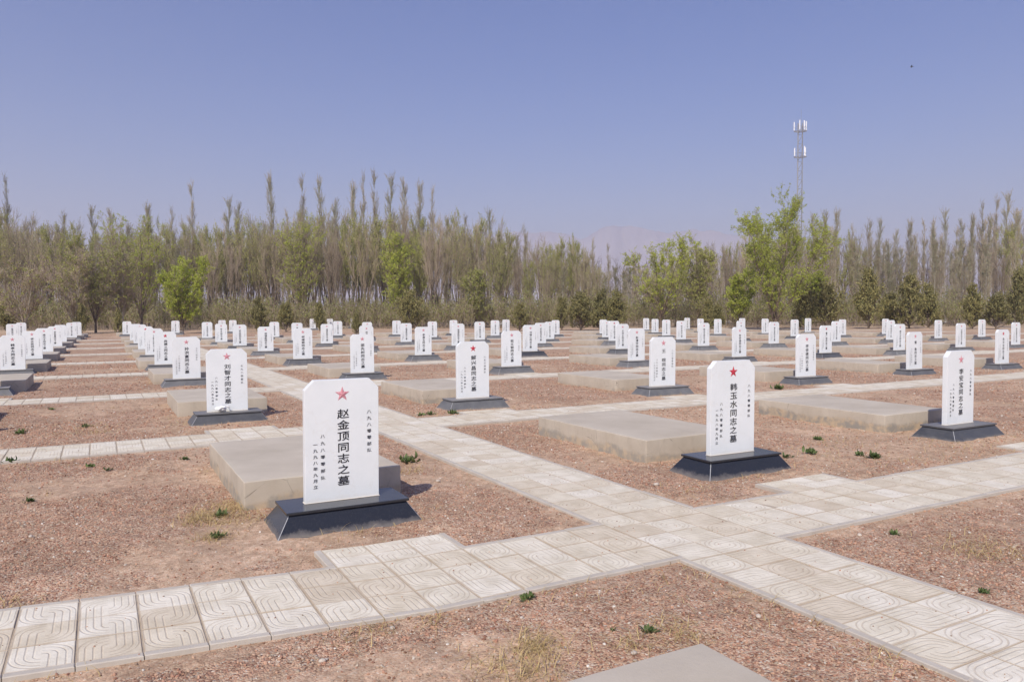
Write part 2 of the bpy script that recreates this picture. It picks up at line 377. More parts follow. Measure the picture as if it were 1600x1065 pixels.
def hgt(x, y):
    z = .030 * (vnoise(x * .9, y * .9, 1) - .5) + .024 * (vnoise(x * 2.7, y * 2.7, 2) - .5) + .017 * (vnoise(x * 8, y * 8, 3) - .5) + .007 * (vnoise(x * 21, y * 21, 4) - .5)
    z = z * np.where(np.hypot(x - 3, y) > 13, .42, 1.) + .002
    k = on_path(x, y, .05); z = np.where(k, np.minimum(z * .35, .008) + .002, z)
    k2 = on_path(x, y, -.06); z = np.where(k2, -.02, z)
    fade = np.clip((70 - np.hypot(x, y)) / 30, 0, 1)
    return z * fade

def sandy(x, y):                   # bare dusty patches, 0 to 1, wider beside the paths
    v = vnoise(x * .75, y * .75, 11) * .55 + vnoise(x * 2.1, y * 2.1, 12) * .3 + vnoise(x * 6, y * 6, 13) * .15
    v = v + .16 * on_path(x, y, .16)
    return np.clip((v - .50) / .16, 0, 1)
# ------------------------------------------------------------------ ground, one sheet to the horizon
def axis(a, b, step, grow, lim):
    c = list(np.arange(a, b, step)); s = step; lo = [c[0]]; hi = [c[-1]]
    while lo[-1] > -lim: s *= grow; lo.append(lo[-1] - s)
    s = step
    while hi[-1] < lim: s *= grow; hi.append(hi[-1] + s)
    return np.array(lo[:0:-1] + c + hi[1:])
gx_, gy_ = axis(-2.5, 9.5, .04, 1.035, 7000), axis(-4.5, 8.5, .04, 1.035, 7000)
XX, YY = np.meshgrid(gx_, gy_); ZZ = hgt(XX, YY); nx, ny = len(gx_), len(gy_)
ii = (np.arange(ny - 1)[:, None] * nx + np.arange(nx - 1)[None]).ravel()
me = mesh('ground', np.stack([XX.ravel(), YY.ravel(), ZZ.ravel()], 1), np.stack([ii, ii + 1, ii + nx + 1, ii + nx], 1), [M['ground']], True)
at_ = me.attributes.new('sand', 'FLOAT', 'POINT'); at_.data.foreach_set('value', sandy(XX, YY).ravel().astype(np.float32))
tag(link('ground', me), kind='structure')

# ------------------------------------------------------------------ paths of relief tiles between thin kerbs
rs = np.random.RandomState(5)
class Boxes:
    def __init__(s): s.V = []; s.F = []; s.UV = []; s.T = []
    def tile(s, q, z, t, var, bev=.0022):
        """q: four ground corners, counter-clockwise"""
        q = np.array(q, float); c = q.mean(0); top = c + (q - c) * (1 - bev / .14)
        tl = rs.normal(size=2) * .0028; zt = z + (q - c) @ tl
        b = len(s.V) * 12 if 0 else sum(len(v) for v in s.V)
        v = np.zeros((12, 3)); v[:4, :2] = q; v[:4, 2] = z - .05; v[4:8, :2] = q; v[4:8, 2] = zt - bev * .7; v[8:, :2] = top; v[8:, 2] = zt
        s.V.append(v); f = []
        for i in range(4):
            j = (i + 1) % 4; f += [(i, j, 4 + j, 4 + i), (4 + i, 4 + j, 8 + j, 8 + i)]
        f.append((8, 9, 10, 11)); s.F.append(np.array(f) + b)
        uv = [(0, 0), (1, 0), (1, 1), (0, 1)]
        if var & 1: uv = [(1 - a, b_) for a, b_ in uv]
        if var & 2: uv = [(b_, a) for a, b_ in uv]
        o = np.full((9, 4, 2), .9999); o[8] = uv; s.UV.append(o); s.T.append(np.full(9, t))
    def build(s, name, mat, parent=None):
        me = mesh(name, np.concatenate(s.V), np.concatenate(s.F), [mat])
        uv = me.uv_layers.new(name='UVMap'); uv.data.foreach_set('uv', np.concatenate(s.UV).ravel().astype(np.float32))
        a = me.attributes.new('tint', 'FLOAT', 'FACE'); a.data.foreach_set('value', np.concatenate(s.T).astype(np.float32))
        return link(name, me, parent)
class Plain:
    def __init__(s): s.V = []; s.F = []; s.n = 0
    def box(s, q, z0, z1, bev=.004):
        q = np.array(q, float); c = q.mean(0); d = q - c; L = np.abs(d); top = c + np.sign(d) * np.maximum(L - bev, 0)
        v = np.zeros((12, 3)); v[:4, :2] = q; v[:4, 2] = z0; v[4:8, :2] = q; v[4:8, 2] = z1 - bev; v[8:, :2] = top; v[8:, 2] = z1
        f = []
        for i in range(4):
            j = (i + 1) % 4; f += [(i, j, 4 + j, 4 + i), (4 + i, 4 + j, 8 + j, 8 + i)]
        f.append((8, 9, 10, 11)); s.V.append(v); s.F.append(np.array(f) + s.n); s.n += 12
    def build(s, name, mat, parent=None): return link(name, mesh(name, np.concatenate(s.V), np.concatenate(s.F), [mat]), parent)
ZT = .023; KW = .045
def tint():
    return min(1, max(0, rs.choice([.12, .3, .55, .75, .92], p=[.10, .20, .28, .26, .16]) + rs.normal() * .07))
def pitch_tiles(x0, x1):           # whole tiles along a strip
    n = max(1, round((x1 - x0) / .2785)); return np.linspace(x0, x1, n + 1)
g = .0030; gw = .0052
# central path
T, K, B = Boxes(), Plain(), Plain()
ys = pitch_tiles(-9.1, 58.5); xs = np.linspace(CP[0] + KW, CP[1] - KW, 4)
for j in range(len(ys) - 1):
    for i in range(3):
        T.tile([(xs[i] + g, ys[j] + g), (xs[i + 1] - g, ys[j] + g), (xs[i + 1] - g, ys[j + 1] - g), (xs[i] + g, ys[j + 1] - g)], ZT + rs.normal() * .0012, tint(), 2 | (1 if (i + j) % 2 else 0))
B.box([(CP[0] + .02, -9.1), (CP[1] - .02, -9.1), (CP[1] - .02, 58.5), (CP[0] + .02, 58.5)], -.05, ZT - .0048, 1e-4)
seg = []; y = -9.1
for r in range(9):
    a = float(strip_y0(r, np.array(CP[0]))); seg.append((y, a)); y = a + PW
seg.append((y, 58.5))
for a, b in seg:
    n = max(1, round((b - a) / .62)); e = np.linspace(a, b, n + 1)
    for k in range(n):
        for x0 in (CP[0], CP[1] - KW):
            dz = rs.normal() * .0022; dx = rs.normal() * .0018
            K.box([(x0 + dx, e[k] + .003), (x0 + KW + dx, e[k] + .003), (x0 + KW + dx, e[k + 1] - .003), (x0 + dx, e[k + 1] - .003)], -.06, ZT + .004 + dz)
o = T.build('path', M['tile']); tag(o, kind='structure'); K.build('kerb', M['kerb'], o); B.build('path_bed', M['bed'], o)
# cross paths
for r in range(9):
    for side in (0, 1):
        T, K, B = Boxes(), Plain(), Plain()
        x0, x1 = (-9.5, CP[0]) if side == 0 else (CP[1], CP[1] + .2785 * (190 if r > 1 else 90))
        xs = x0 + np.arange(0, int(round((x1 - x0) / .2785)) + 1) * .2785 if side else x1 - np.arange(int(round((x1 - x0) / .2785)), -1, -1) * .2785
        if side: xs[0] = CP[1] - KW
        else: xs[-1] = CP[0] + KW
        stubs = [gx + sx for c, rr, gx, *_ in GR if rr == r for sx in [0.]] if r < 6 else []
        yb = np.linspace(KW, PW - KW, 4); stub_cells = set()
        for gx in stubs:
            k0 = int(np.argmin(abs(xs - (gx - .42)))); 
            if abs(xs[k0] - (gx - .42)) < .2 and 0 < k0 < len(xs) - 4: stub_cells |= {k0, k0 + 1, k0 + 2}
        for k in range(len(xs) - 1):
            xa, xb = xs[k], xs[k + 1]; Ya, Yb = float(strip_y0(r, np.array(xa))), float(strip_y0(r, np.array(xb)))
            for i in range(3):
                T.tile([(xa + gw, Ya + yb[i] + g), (xb - gw, Yb + yb[i] + g), (xb - gw, Yb + yb[i + 1] - g), (xa + gw, Ya + yb[i + 1] - g)], ZT + rs.normal() * .0012, tint(), 1 if (i + k) % 2 else 0)
            B.box([(xa, Ya + .02), (xb, Yb + .02), (xb, Yb + PW - .02), (xa, Ya + PW - .02)], -.05, ZT - .0048, 1e-4)
            ins = k in stub_cells
            if ins:
                for i in range(2):
                    s0 = PW - KW + .003 + i * .2; s1 = s0 + .196
                    T.tile([(xa + g, Ya + s0 + g), (xb - g, Yb + s0 + g), (xb - g, Yb + s1), (xa + g, Ya + s1)], ZT + rs.normal() * .0012, tint(), 1 if (i + k) % 2 else 0)
                B.box([(xa, Ya + PW - .02), (xb, Yb + PW - .02), (xb, Yb + PW + .34), (xa, Ya + PW + .34)], -.05, ZT - .0048, 1e-4)
                for edge, xe in ((k - 1 not in stub_cells, xa - KW), (k + 1 not in stub_cells, xb)):
                    if edge: K.box([(xe, Ya + PW), (xe + KW, Ya + PW), (xe + KW, Ya + PW + .36), (xe, Ya + PW + .36)], -.06, ZT + .002)
            if k % 2 == 0 or True:
                dz = rs.normal() * .002
                K.box([(xa + .002, Ya), (xb - .002, Yb), (xb - .002, Yb + KW), (xa + .002, Ya + KW)], -.06, ZT + .004 + dz)
                if not ins: K.box([(xa + .002, Ya + PW - KW), (xb - .002, Yb + PW - KW), (xb - .002, Yb + PW), (xa + .002, Ya + PW)], -.06, ZT + .003 + dz)
        o = T.build('path', M['tile']); tag(o, kind='structure'); K.build('kerb', M['kerb'], o); B.build('path_bed', M['bed'], o)

# ------------------------------------------------------------------ gravestones
SW, ST, SH, CH = .583, .062, .943, .074
def tablet_mesh():
    h = SW / 2; bm = prism([(-h, 0), (h, 0), (h, SH - CH), (h - CH, SH), (-h + CH, SH), (-h, SH - CH)], 0, ST); bevel(bm, .003, 2)
    return bm_mesh('tablet', bm, [M['marble']])
def plinth_mesh():
    bm = bmesh.new(); W, D, w_, d_ = 1.092 / 2, .574 / 2, .905 / 2, .395 / 2; zt = .137; zb = -.10; ex = (W - w_) / zt * .10
    b = [bm.verts.new((sx * (W + ex), .2165 + sy * (D + ex), zb)) for sx, sy in ((-1, -1), (1, -1), (1, 1), (-1, 1))]
    t = [bm.verts.new((sx * w_, .2165 + sy * d_, zt)) for sx, sy in ((-1, -1), (1, -1), (1, 1), (-1, 1))]
    bm.faces.new(b[::-1]); bm.faces.new(t); es = []
    for i in range(4):
        j = (i + 1) % 4; bm.faces.new((b[i], b[j], t[j], t[i]))
    bm.edges.ensure_lookup_table(); es = [e for e in bm.edges if abs(e.verts[0].co.z - e.verts[1].co.z) > .05]
    bmesh.ops.recalc_face_normals(bm, faces=bm.faces); bevel(bm, .0035, 1, es, 1)
    return bm_mesh('plinth', bm, [M['granite'], M['edge']])
def cap_mesh():
    bm = box_bm(-.9447 / 2, .9447 / 2, 0, .433, .1375, .158); bevel(bm, .004, 2)
    return bm_mesh('plinth_cap', bm, [M['granite'], M['edge']])
def mortar_mesh():
    bm = box_bm(-SW / 2 - .006, SW / 2 + .006, .202 - .005, .202 + ST + .005, .158, .163); bevel(bm, .002, 1)
    return bm_mesh('mortar_joint', bm, [M['lime']])
def star_mesh(mat):
    bm = bmesh.new(); c = bm.verts.new((0, -.009, 0)); ring = []
    for k in range(10):
        a = pi / 2 + k * pi / 5; r = .060 if k % 2 == 0 else .024; ring.append(bm.verts.new((r * cos(a), -.0006, r * sin(a))))
    for k in range(10): bm.faces.new((c, ring[(k + 1) % 10], ring[k]))
    bmesh.ops.recalc_face_normals(bm, faces=bm.faces)
    for f in bm.faces:
        if f.normal.y > 0: f.normal_flip()
    return bm_mesh('star', bm, [mat])
ME = dict(tab=tablet_mesh(), pl=plinth_mesh(), cap=cap_mesh(), mor=mortar_mesh(), red=star_mesh(M['red']), pink=star_mesh(M['pink']))
GL = {}
def glyph(ch, bold):
    k = (ch, bold)
    if k not in GL:
        c = bpy.data.curves.new('glyph', 'FONT'); c.body = ch; c.resolution_u = 3; c.offset = bold
        o = bpy.data.objects.new('glyph', c); COL.objects.link(o); dg = bpy.context.evaluated_depsgraph_get()
        m = bpy.data.meshes.new_from_object(o.evaluated_get(dg)); V = np.array([v.co[:] for v in m.vertices]); F = [tuple(p.vertices) for p in m.polygons]
        bpy.data.objects.remove(o); bpy.data.curves.remove(c); bpy.data.meshes.remove(m)
        GL[k] = (V - np.array([.5, .38, 0]), F)
    return GL[k]
def column(text, x, z0, dz, w_, h_, bold):
    V, F, n = [], [], 0
    for i, ch in enumerate(text):
        if ch == ' ': continue
        v, f = glyph(ch, 0.); tilt = .05
        for j, (ox, oz) in enumerate([(0, 0), (bold, 0), (-bold, 0), (0, bold * .7), (0, -bold * .7)] if bold else [(0, 0)]):
            V.append(np.stack([x + (v[:, 0] + ox) * w_, np.full(len(v), -.0016 - j * .00025), z0 - i * dz + (v[:, 1] + oz + v[:, 0] * tilt) * h_], 1))
            F += [tuple(a + n for a in q) for q in f]; n += len(v)
    return V, F, n
def text_mesh(name, cols):
    V, F, n = [], [], 0
    for c in cols:
        v, f, k = column(*c); V += v; F += [tuple(a + n for a in q) for q in f]; n += k
    me = bpy.data.meshes.new(name); me.from_pydata(np.concatenate(V).tolist(), [], F); me.materials.append(M['ink']); return me
UNIT = {'a': '八九八零零部队', 'b': '七九八四部队', 'c': '八五三四部队', 'd': '八九一四部队'}
TM = {}
def texts(name, unit, far):
    k = (name, unit, far)
    if k not in TM:
        s = name + '同志之墓'; dz = .0872 * 6 / (len(s) - 1)
        TM[k] = (text_mesh('name_inscription', [(s, 0.006, .676, dz, .098, .078, (.015 if not far else .022))]),
                 text_mesh('unit_inscription', [(UNIT[unit], .213, .680, .051, .038, .031, .006), ]),
                 text_mesh('date_inscription', [('八九八零零部队', -.155, .512, .0535, .037, .030, .006), ('一九九八年九月立', -.212, .450, .0465, .037, .030, .006)]))
    return TM[k]
NAMES = {(1, 0): ('赵金顶', 'a', 0, 'pink'), (2, 0): ('韩玉水', 'a', 0, 'red'), (3, 0): ('李安宝', 'a', .25, 'pink'), (1, 1): ('刘智才', 'b', .3, 'pink'), (2, 1): ('解兴昌', 'c', .55, 'red'),
         (3, 1): ('王 晥', 'a', .6, 'pink'), (4, 1): ('李俊建', 'a', .5, 'pink'), (5, 1): ('雷 勇', 'd', .5, 'pink'), (6, 1): ('朱天仓', 'a', .5, 'red'), (1, 2): ('孙洪富', 'b', .6, 'pink'),
         (2, 2): ('邵先树', 'd', .5, 'pink'), (3, 2): ('祖文钢', 'd', .6, 'pink'), (4, 2): ('赵清宇', 'd', .7, 'pink'), (5, 2): ('张学德', 'd', .6, 'pink'), (6, 2): ('曹广信', 'd', .35, 'red'),
         (0, 3): ('韩孝方', 'a', .6, 'pink'), (1, 3): ('尚德义', 'c', .5, 'red'), (2, 3): ('柯绪辉', 'c', .5, 'pink'), (3, 3): ('李清玉', 'd', .6, 'pink'), (4, 3): ('刘福仁', 'd', .2, 'pink'), (5, 3): ('王洪水', 'd', .5, 'pink'), (0, 4): ('李正民', 'c', .4, 'pink')}
POOL = ['张秋喜', '宋志明', '王国庆', '陈永生', '刘宝全', '杨德胜', '周文才', '李长贵']
ORD = ['first', 'second', 'third', 'fourth', 'fifth', 'sixth', 'seventh', 'eighth', 'ninth', 'tenth', 'eleventh', 'twelfth']
ROWN = ['nearest row', 'second row', 'third row', 'fourth row', 'fifth row', 'sixth row', 'seventh row', 'eighth row']
def where(c, r):
    return '%s, %s to the %s of the central path' % (ROWN[r], ORD[(1 - c) if c < 2 else c - 2], 'left' if c < 2 else 'right')
SPECIAL = {(1, 0): 'white gravestone standing largest of all, pale pink star, black plinth, left foreground', (2, 0): 'white gravestone with bright red star on glossy black plinth right of the central path',
           (3, 0): 'white gravestone at the far right of the nearest row, pink star, dusty dark plinth', (1, 1): 'white gravestone with white petals lying on its plinth, behind the largest one',
           (3, 1): 'white gravestone with a gap after the first character of its name, second row'}
def gravestone(c, r, x, y, rot, z, s, label, seed, mirror=False):
    rr = random.Random(seed); nm = NAMES.get((c, r), (POOL[rr.randrange(8)], 'abcd'[rr.randrange(4)], rr.uniform(.45, .95), 'red' if rr.random() < .15 else 'pink'))
    root = thing('gravestone', label, 'gravestone', (x, y, z), rot, 'white gravestones standing in rows', s)
    pl = link('plinth', ME['pl'], root); cap = link('plinth_cap', ME['cap'], root); pl['pale_mix'] = min(1, nm[2] * 1.35); cap['pale_mix'] = min(1, nm[2] + .25) if nm[2] else .06
    tb = link('tablet', ME['tab'], root); tb.location = (rr.uniform(-.004, .004), .202, .1565); tb.rotation_euler = (rr.uniform(-.010, .010), rr.uniform(-.006, .006), rr.uniform(-.008, .008))
    if r < 4: link('mortar_joint', ME['mor'], root)
    st = link('star', ME[nm[3]], tb); st.location = (0, 0, .828)
    for m in texts(nm[0], nm[1], r > 1): link(m.name.split('.')[0], m, tb)
    return root
def slab_mesh(seed):
    rr = np.random.RandomState(seed); bm = box_bm(-1.3456 / 2, 1.3456 / 2, 0, 2.154, -.12, .239)
    bmesh.ops.subdivide_edges(bm, edges=[e for e in bm.edges if abs(e.verts[0].co.z - e.verts[1].co.z) < .01], cuts=9, use_grid_fill=True)
    for v in bm.verts:
        if v.co.z > .2: v.co.z += rr.normal() * .0013
        v.co.x += rr.normal() * .0016; v.co.y += rr.normal() * .0016
    es = [e for e in bm.edges if e.is_manifold and e.calc_face_angle(0) > .8]; bevel(bm, .012, 3, es)
    for f in bm.faces: f.smooth = True
    me = bm_mesh('grave_slab', bm, [M['conc']]); return me
SLABS = [slab_mesh(i) for i in range(4)]
for m_ in SLABS:
    m_.set_sharp_from_angle(angle=radians(35))
def slab(x, y, rot, label, k):
    o = link('grave_slab', SLABS[k % 4]); o.location = (x, y, 0); o.rotation_euler = (0, 0, rot); o['wear'] = {1: .75, 14: .75, 9: .75, 17: 1.}.get(k, ((k * 37) % 10) / 14)
    return tag(o, label, 'grave slab', 'concrete grave slabs behind the gravestones')
for i, (c, r, x, y, rot, z, s, sx, sy, sr) in enumerate(GR):
    gravestone(c, r, x, y, rot, z, s, SPECIAL.get((c, r), 'white gravestone in the ' + where(c, r)), i)
    slab(sx + .021, sy + .79, sr, 'pale concrete grave slab in the ' + where(c, r), i * 7 + c)
slab(1.80, -5.314, -.005, 'pale concrete grave slab cut off by the bottom edge, nearest of all', 2)

# the far plot beyond the last row: (photo column, top of the stone in the photo)
FARG = [(19, 506), (33, 504), (112, 504), (120, 503), (199, 502), (275, 501), (348, 500), (365, 500), (490, 498), (517, 498), (553, 497), (681, 496), (740, 495), (784, 494.7), (846.5, 494), (900, 493.6), (1140, 492.6), (1263, 491.8), (1481, 491.6), (1586, 491.2)]
for i, (px, tp) in enumerate(FARG):
    D = 588 / (tp - HOR(px)); D = min(D, 98) if px > 600 else D; x, y = at(px, D)
    D2 = D
    gravestone(30 + i, 9, x, y, 0, 0, 1, 'white gravestone in the far plot by the trees, %s from the left' % (ORD + ['thirteenth', 'fourteenth', 'fifteenth', 'sixteenth', 'seventeenth', 'eighteenth', 'nineteenth', 'twentieth'])[i], 300 + i)
    slab(x, y + .79, 0, 'concrete grave slab in the far plot by the trees, %s from the left' % (ORD + ['thirteenth', 'fourteenth', 'fifteenth', 'sixteenth', 'seventeenth', 'eighteenth', 'nineteenth', 'twentieth'])[i], i)

# ------------------------------------------------------------------ loose things near by
bm = bmesh.new(); rr = random.Random(4)
for k in range(11):
    m_ = Matrix.Translation((rr.uniform(-.05, .05), rr.uniform(-.02, .02), .018 + rr.uniform(0, .035))) @ Matrix.Rotation(rr.uniform(0, 6), 4, 'Z') @ Matrix.Rotation(rr.uniform(-1, 1), 4, 'X') @ Matrix.Diagonal((.028, .02, .006, 1))
    bmesh.ops.create_icosphere(bm, subdivisions=2, radius=1, matrix=m_)
o = link('crumpled_flower', bm_mesh('crumpled_flower', bm, [M['paper']])); G11 = [q for q in GR if q[0] == 1 and q[1] == 1][0]
o.scale = (1.7,) * 3; o.location = (G11[2] - .08, G11[3] + .10, .15); tag(o, 'small crumpled white paper flower on a plinth in the second row', 'flower')

def leaf_blade(L, W, bend, tw, n=5):        # one curved leaf as a strip, base at the origin, along +x
    t = np.linspace(0, 1, n); w_ = W * np.sin(pi * (t * .9 + .06)); x = L * np.cos(bend * t) * t; z = L * np.sin(bend * t) * t
    V = np.stack([np.concatenate([x, x]), np.concatenate([w_, -w_]), np.concatenate([z + w_ * tw, z + w_ * tw * .5])], 1)
    F = [(i, i + 1, n + i + 1, n + i) for i in range(n - 1)]
    return V, np.array(F)
def rotz(V, a): c, s = cos(a), sin(a); return np.stack([V[:, 0] * c - V[:, 1] * s, V[:, 0] * s + V[:, 1] * c, V[:, 2]], 1)
def weed_mesh(seed, n=26, L=.055):
    rr = np.random.RandomState(seed); V, F, k = [], [], 0
    for i in range(n):
        v, f = leaf_blade(L * rr.uniform(.5, 1.2), L * .2, rr.uniform(.3, 1.4), rr.uniform(.2, .8)); v = rotz(v, rr.uniform(0, 6.28)); v[:, :2] += rr.normal(size=2) * L * .35; v[:, 2] += rr.uniform(0, .012)
        V.append(v); F.append(f + k); k += len(v)
    return mesh('weed', np.concatenate(V), np.concatenate(F), [M['weed']], True)
WM = [weed_mesh(i, 22 + 6 * i) for i in range(4)]
WEED = [(636, 722, 2.0, 'green weed clump right of the largest concrete grave slab'), (658, 650, 1.3, 'left of three small weeds before the second-row gravestone'), (673, 648, 1.3, 'middle of three small weeds before the second-row gravestone'),
        (708, 647, 1.5, 'right of three small weeds before the second-row gravestone'), (345, 805, 1.3, 'green weed in dry grass by the corner of the largest slab'), (337, 839, 1.0, 'lowest green weed in the dry grass left of the largest plinth'),
        (1397, 833, .75, 'dark green weed alone on gravel right of the junction'), (1537, 928, .55, 'tiny dark weed by the kerb at the lower right'), (826, 941, .9, 'green weed at the kerb below the front cross path'),
        (1012, 995, .7, 'small weed above the nearest grave slab'), (15, 723, 1.9, 'green weed by the kerb at the left edge'), (31, 677, 1.6, 'green weed on gravel above the left kerb'), (143, 730, .9, 'small green weed on the left gravel bed'),
        (169, 737, .7, 'tiny green weed on the left gravel bed beside a pebble'), (289, 719, .9, 'small green weed left of the largest grave slab'), (46, 786, .8, 'faint weed on the lower left gravel'), (1267, 711, 1.6, 'green weed right of the glossy black plinth'),
        (1230, 716, 1.0, 'small weed against the right end of the glossy black plinth'), (1278, 685, 1.2, 'weed on gravel before the patched grave slab'), (1365, 716, 1.5, 'sprawling weed between the two right-hand plinths'), (1342, 712, 1.2, 'grey green weed between the two right-hand plinths'),
        (81, 642, 1.0, 'tiny weed on gravel between the left cross paths'), (134, 667, 1.2, 'small weed in dry grass between the left cross paths'), (1217, 607, 2.2, 'green weed before the second-row gravestone, fourth right of the path'), (957, 992, .3, 'tiny sprig on the lower gravel bed')]
for i, (px, py, s, lb) in enumerate(WEED):
    x, y = ground(px, py); D = math.hypot(x - CAM[0], y - CAM[1])
    o = link('weed', WM[i % 4]); o.location = (x, y, float(hgt(np.array(x), np.array(y)))); o.scale = (s * .95, s * .95, s * .8); o.rotation_euler = (0, 0, i * 1.3)
    tag(o, lb, 'weed', 'small green weeds in the gravel')

# dry grass: tufts that nobody could count
rg = np.random.RandomState(8); V, F, k = [], [], 0
spots = [(345, 800, .34, 260), (318, 814, .2, 130), (370, 788, .22, 100), (338, 838, .14, 80), (390, 815, .2, 50), (640, 735, .2, 60), (690, 653, .5, 120), (840, 1018, .16, 110), (800, 1050, .22, 150), (1060, 995, .16, 90), (985, 1012, .1, 40), (1560, 868, .35, 140), (1510, 850, .3, 60),
         (1080, 765, .3, 30), (330, 655, .35, 80), (300, 662, .3, 50), (140, 668, .3, 50), (155, 676, .25, 50), (92, 680, .2, 30), (1050, 895, .5, 70), (1195, 945, .35, 50), (1300, 690, .6, 60), (1500, 700, .6, 60), (1420, 722, .7, 60), (840, 925, .4, 50),
         (600, 980, .15, 30), (820, 1000, .12, 30), (1380, 1030, .2, 40), (70, 725, .4, 40), (10, 945, .15, 25), (540, 830, .25, 25), (1290, 712, .3, 30), (1590, 700, .5, 40), (100, 1050, .2, 20), (680, 975, .12, 25), (560, 1000, .15, 20)]
def blade(x, y, L, a, lean, W):
    t = np.linspace(0, 1, 4); px_ = x + np.cos(a) * lean * L * t ** 1.5; py_ = y + np.sin(a) * lean * L * t ** 1.5; z = L * t * (1 - .45 * lean * t)
    w_ = W * (1 - .8 * t); nx_, ny_ = -np.sin(a), np.cos(a)
    return np.stack([np.concatenate([px_ + nx_ * w_, px_ - nx_ * w_]), np.concatenate([py_ + ny_ * w_, py_ - ny_ * w_]), np.concatenate([z, z])], 1)
fb = np.array([(i, i + 1, 5 + i, 4 + i) for i in range(3)])
def put(x, y, L):
    global k
    v = blade(x, y, L, rg.uniform(0, 6.28), rg.uniform(.6, 2.1), L * .018 + .0008); v[:, 2] += float(hgt(np.array(x), np.array(y))) - .004; V.append(v); F.append(fb + k); k += 8
for px, py, s, n in spots:
    x, y = ground(px, py); D = math.hypot(x - CAM[0], y - CAM[1])
    for i in range(int(n * 1.6)):
        q = rg.normal(size=2) * s * .5
        if not on_path(np.array(x + q[0]), np.array(y + q[1]), .0): put(x + q[0], y + q[1], rg.uniform(.03, .085) * (1 + D * .03))
for c, r, gx, gy, *_ in GR:                 # wisps round the foot of every plinth and slab, and between
    if r > 5: continue
    for i in range(16 if r < 3 else 26):
        a = rg.rand(); 
        if rg.rand() < .5: x, y = gx + rg.uniform(-.62, .62), gy - .09 - rg.rand() * .10
        else: x, y = gx + rg.choice([-.72, .72]) + rg.normal() * .04, gy + rg.uniform(.7, 3)
        for j in range(3): put(x + rg.normal() * .02, y + rg.normal() * .02, rg.uniform(.04, .10) * (1 + r * .12))
for i in range(900):
    x, y = rg.uniform(-9, 40), rg.uniform(-3.5, 32)
    if on_path(np.array(x), np.array(y), -.01): continue
    cl = vnoise(np.array(x * .7), np.array(y * .7), 9)
    if cl < .55: continue
    for j in range(6): put(x + rg.normal() * .06, y + rg.normal() * .06, rg.uniform(.03, .09) * (1 + max(0, y) * .02))
o = link('dry_grass', mesh('dry_grass', np.concatenate(V), np.concatenate(F), [M['dry']], True)); tag(o, 'short wisps of dry straw-coloured grass on the gravel', 'grass', kind='stuff')

# gravel grains lying on the ground near by
t_ = (1 + 5 ** .5) / 2
ico = np.array([(-1, t_, 0), (1, t_, 0), (-1, -t_, 0), (1, -t_, 0), (0, -1, t_), (0, 1, t_), (0, -1, -t_), (0, 1, -t_), (t_, 0, -1), (t_, 0, 1), (-t_, 0, -1), (-t_, 0, 1)]) / 1.9
icf = np.array([(0, 11, 5), (0, 5, 1), (0, 1, 7), (0, 7, 10), (0, 10, 11), (1, 5, 9), (5, 11, 4), (11, 10, 2), (10, 7, 6), (7, 1, 8), (3, 9, 4), (3, 4, 2), (3, 2, 6), (3, 6, 8), (3, 8, 9), (4, 9, 5), (2, 4, 11), (6, 2, 10), (8, 6, 7), (9, 8, 1)])
def inside_solid(x, y):
    k = np.zeros(x.shape, bool)
    for c, r, gx, gy, rot, z, s, sx, sy, sr in GR:
        if r > 2: continue
        k |= (abs(x - gx) < .60) & (y > gy - .09) & (y < gy + .54); k |= (abs(x - sx - .02) < .69) & (y > sy + .77) & (y < sy + 2.96)
    k |= (abs(x - 1.8) < .68) & (y < -3.14)
    return k
def grains(name, N, r0, r1, s0, s1, seed, mat, sink=.25, pathp=.012):
    rr = np.random.RandomState(seed); q = rr.rand(N) ; rad = r0 + (r1 - r0) * q ** .8; a = YAW + rr.uniform(-.72, .72, N)
    x = CAM[0] + np.sin(a) * rad; y = CAM[1] + np.cos(a) * rad
    keep = ~inside_solid(x, y); p = on_path(x, y, .0); keep &= (~p) | (rr.rand(N) < pathp)
    dens = vnoise(x * 1.3, y * 1.3, 5) * .6 + vnoise(x * 4, y * 4, 6) * .4; keep &= p | (dens > rr.rand(N) * .62); keep &= p | (rr.rand(N) > sandy(x, y) * .62)
    x, y, p, rad = x[keep], y[keep], p[keep], rad[keep]; N = len(x)
    s = (s0 + (s1 - s0) * rr.rand(N) ** 3.2) * (1 + .05 * np.maximum(rad - 5, 0)); s = np.where(p, np.minimum(s, .0055), s)
    z = np.where(p, ZT + s * .3, hgt(x, y) + s * (.5 - sink))
    v = ico[None] * (1 + rr.uniform(-.22, .22, (N, 12, 1))); sc = np.stack([rr.uniform(.7, 1.3, N), rr.uniform(.7, 1.1, N), rr.uniform(.45, .85, N)], 1)
    v = v * sc[:, None]; an = rr.uniform(0, 6.28, N); c, s_ = np.cos(an)[:, None], np.sin(an)[:, None]
    tl = rr.normal(size=N)[:, None] * .5; vz = v[..., 2] * np.cos(tl) + v[..., 0] * np.sin(tl); vx = v[..., 0] * np.cos(tl) - v[..., 2] * np.sin(tl)
    v = np.stack([vx * c - v[..., 1] * s_, vx * s_ + v[..., 1] * c, vz], -1) * s[:, None, None] + np.stack([x, y, z], 1)[:, None]
    F = icf[None] + (np.arange(N) * 12)[:, None, None]
    return mesh(name, v.reshape(-1, 3), F.reshape(-1, 3), [mat], False)
o = link('gravel', grains('gravel', 230000, 2.3, 13, .0026, .0105, 1, M['peb'])); tag(o, 'loose reddish gravel covering the beds', 'gravel', kind='stuff')
o = link('gravel', grains('gravel', 90000, 11, 30, .0055, .012, 2, M['peb'], .2, .0)); tag(o, 'scattered reddish clods on the beds further off', 'gravel', kind='stuff')
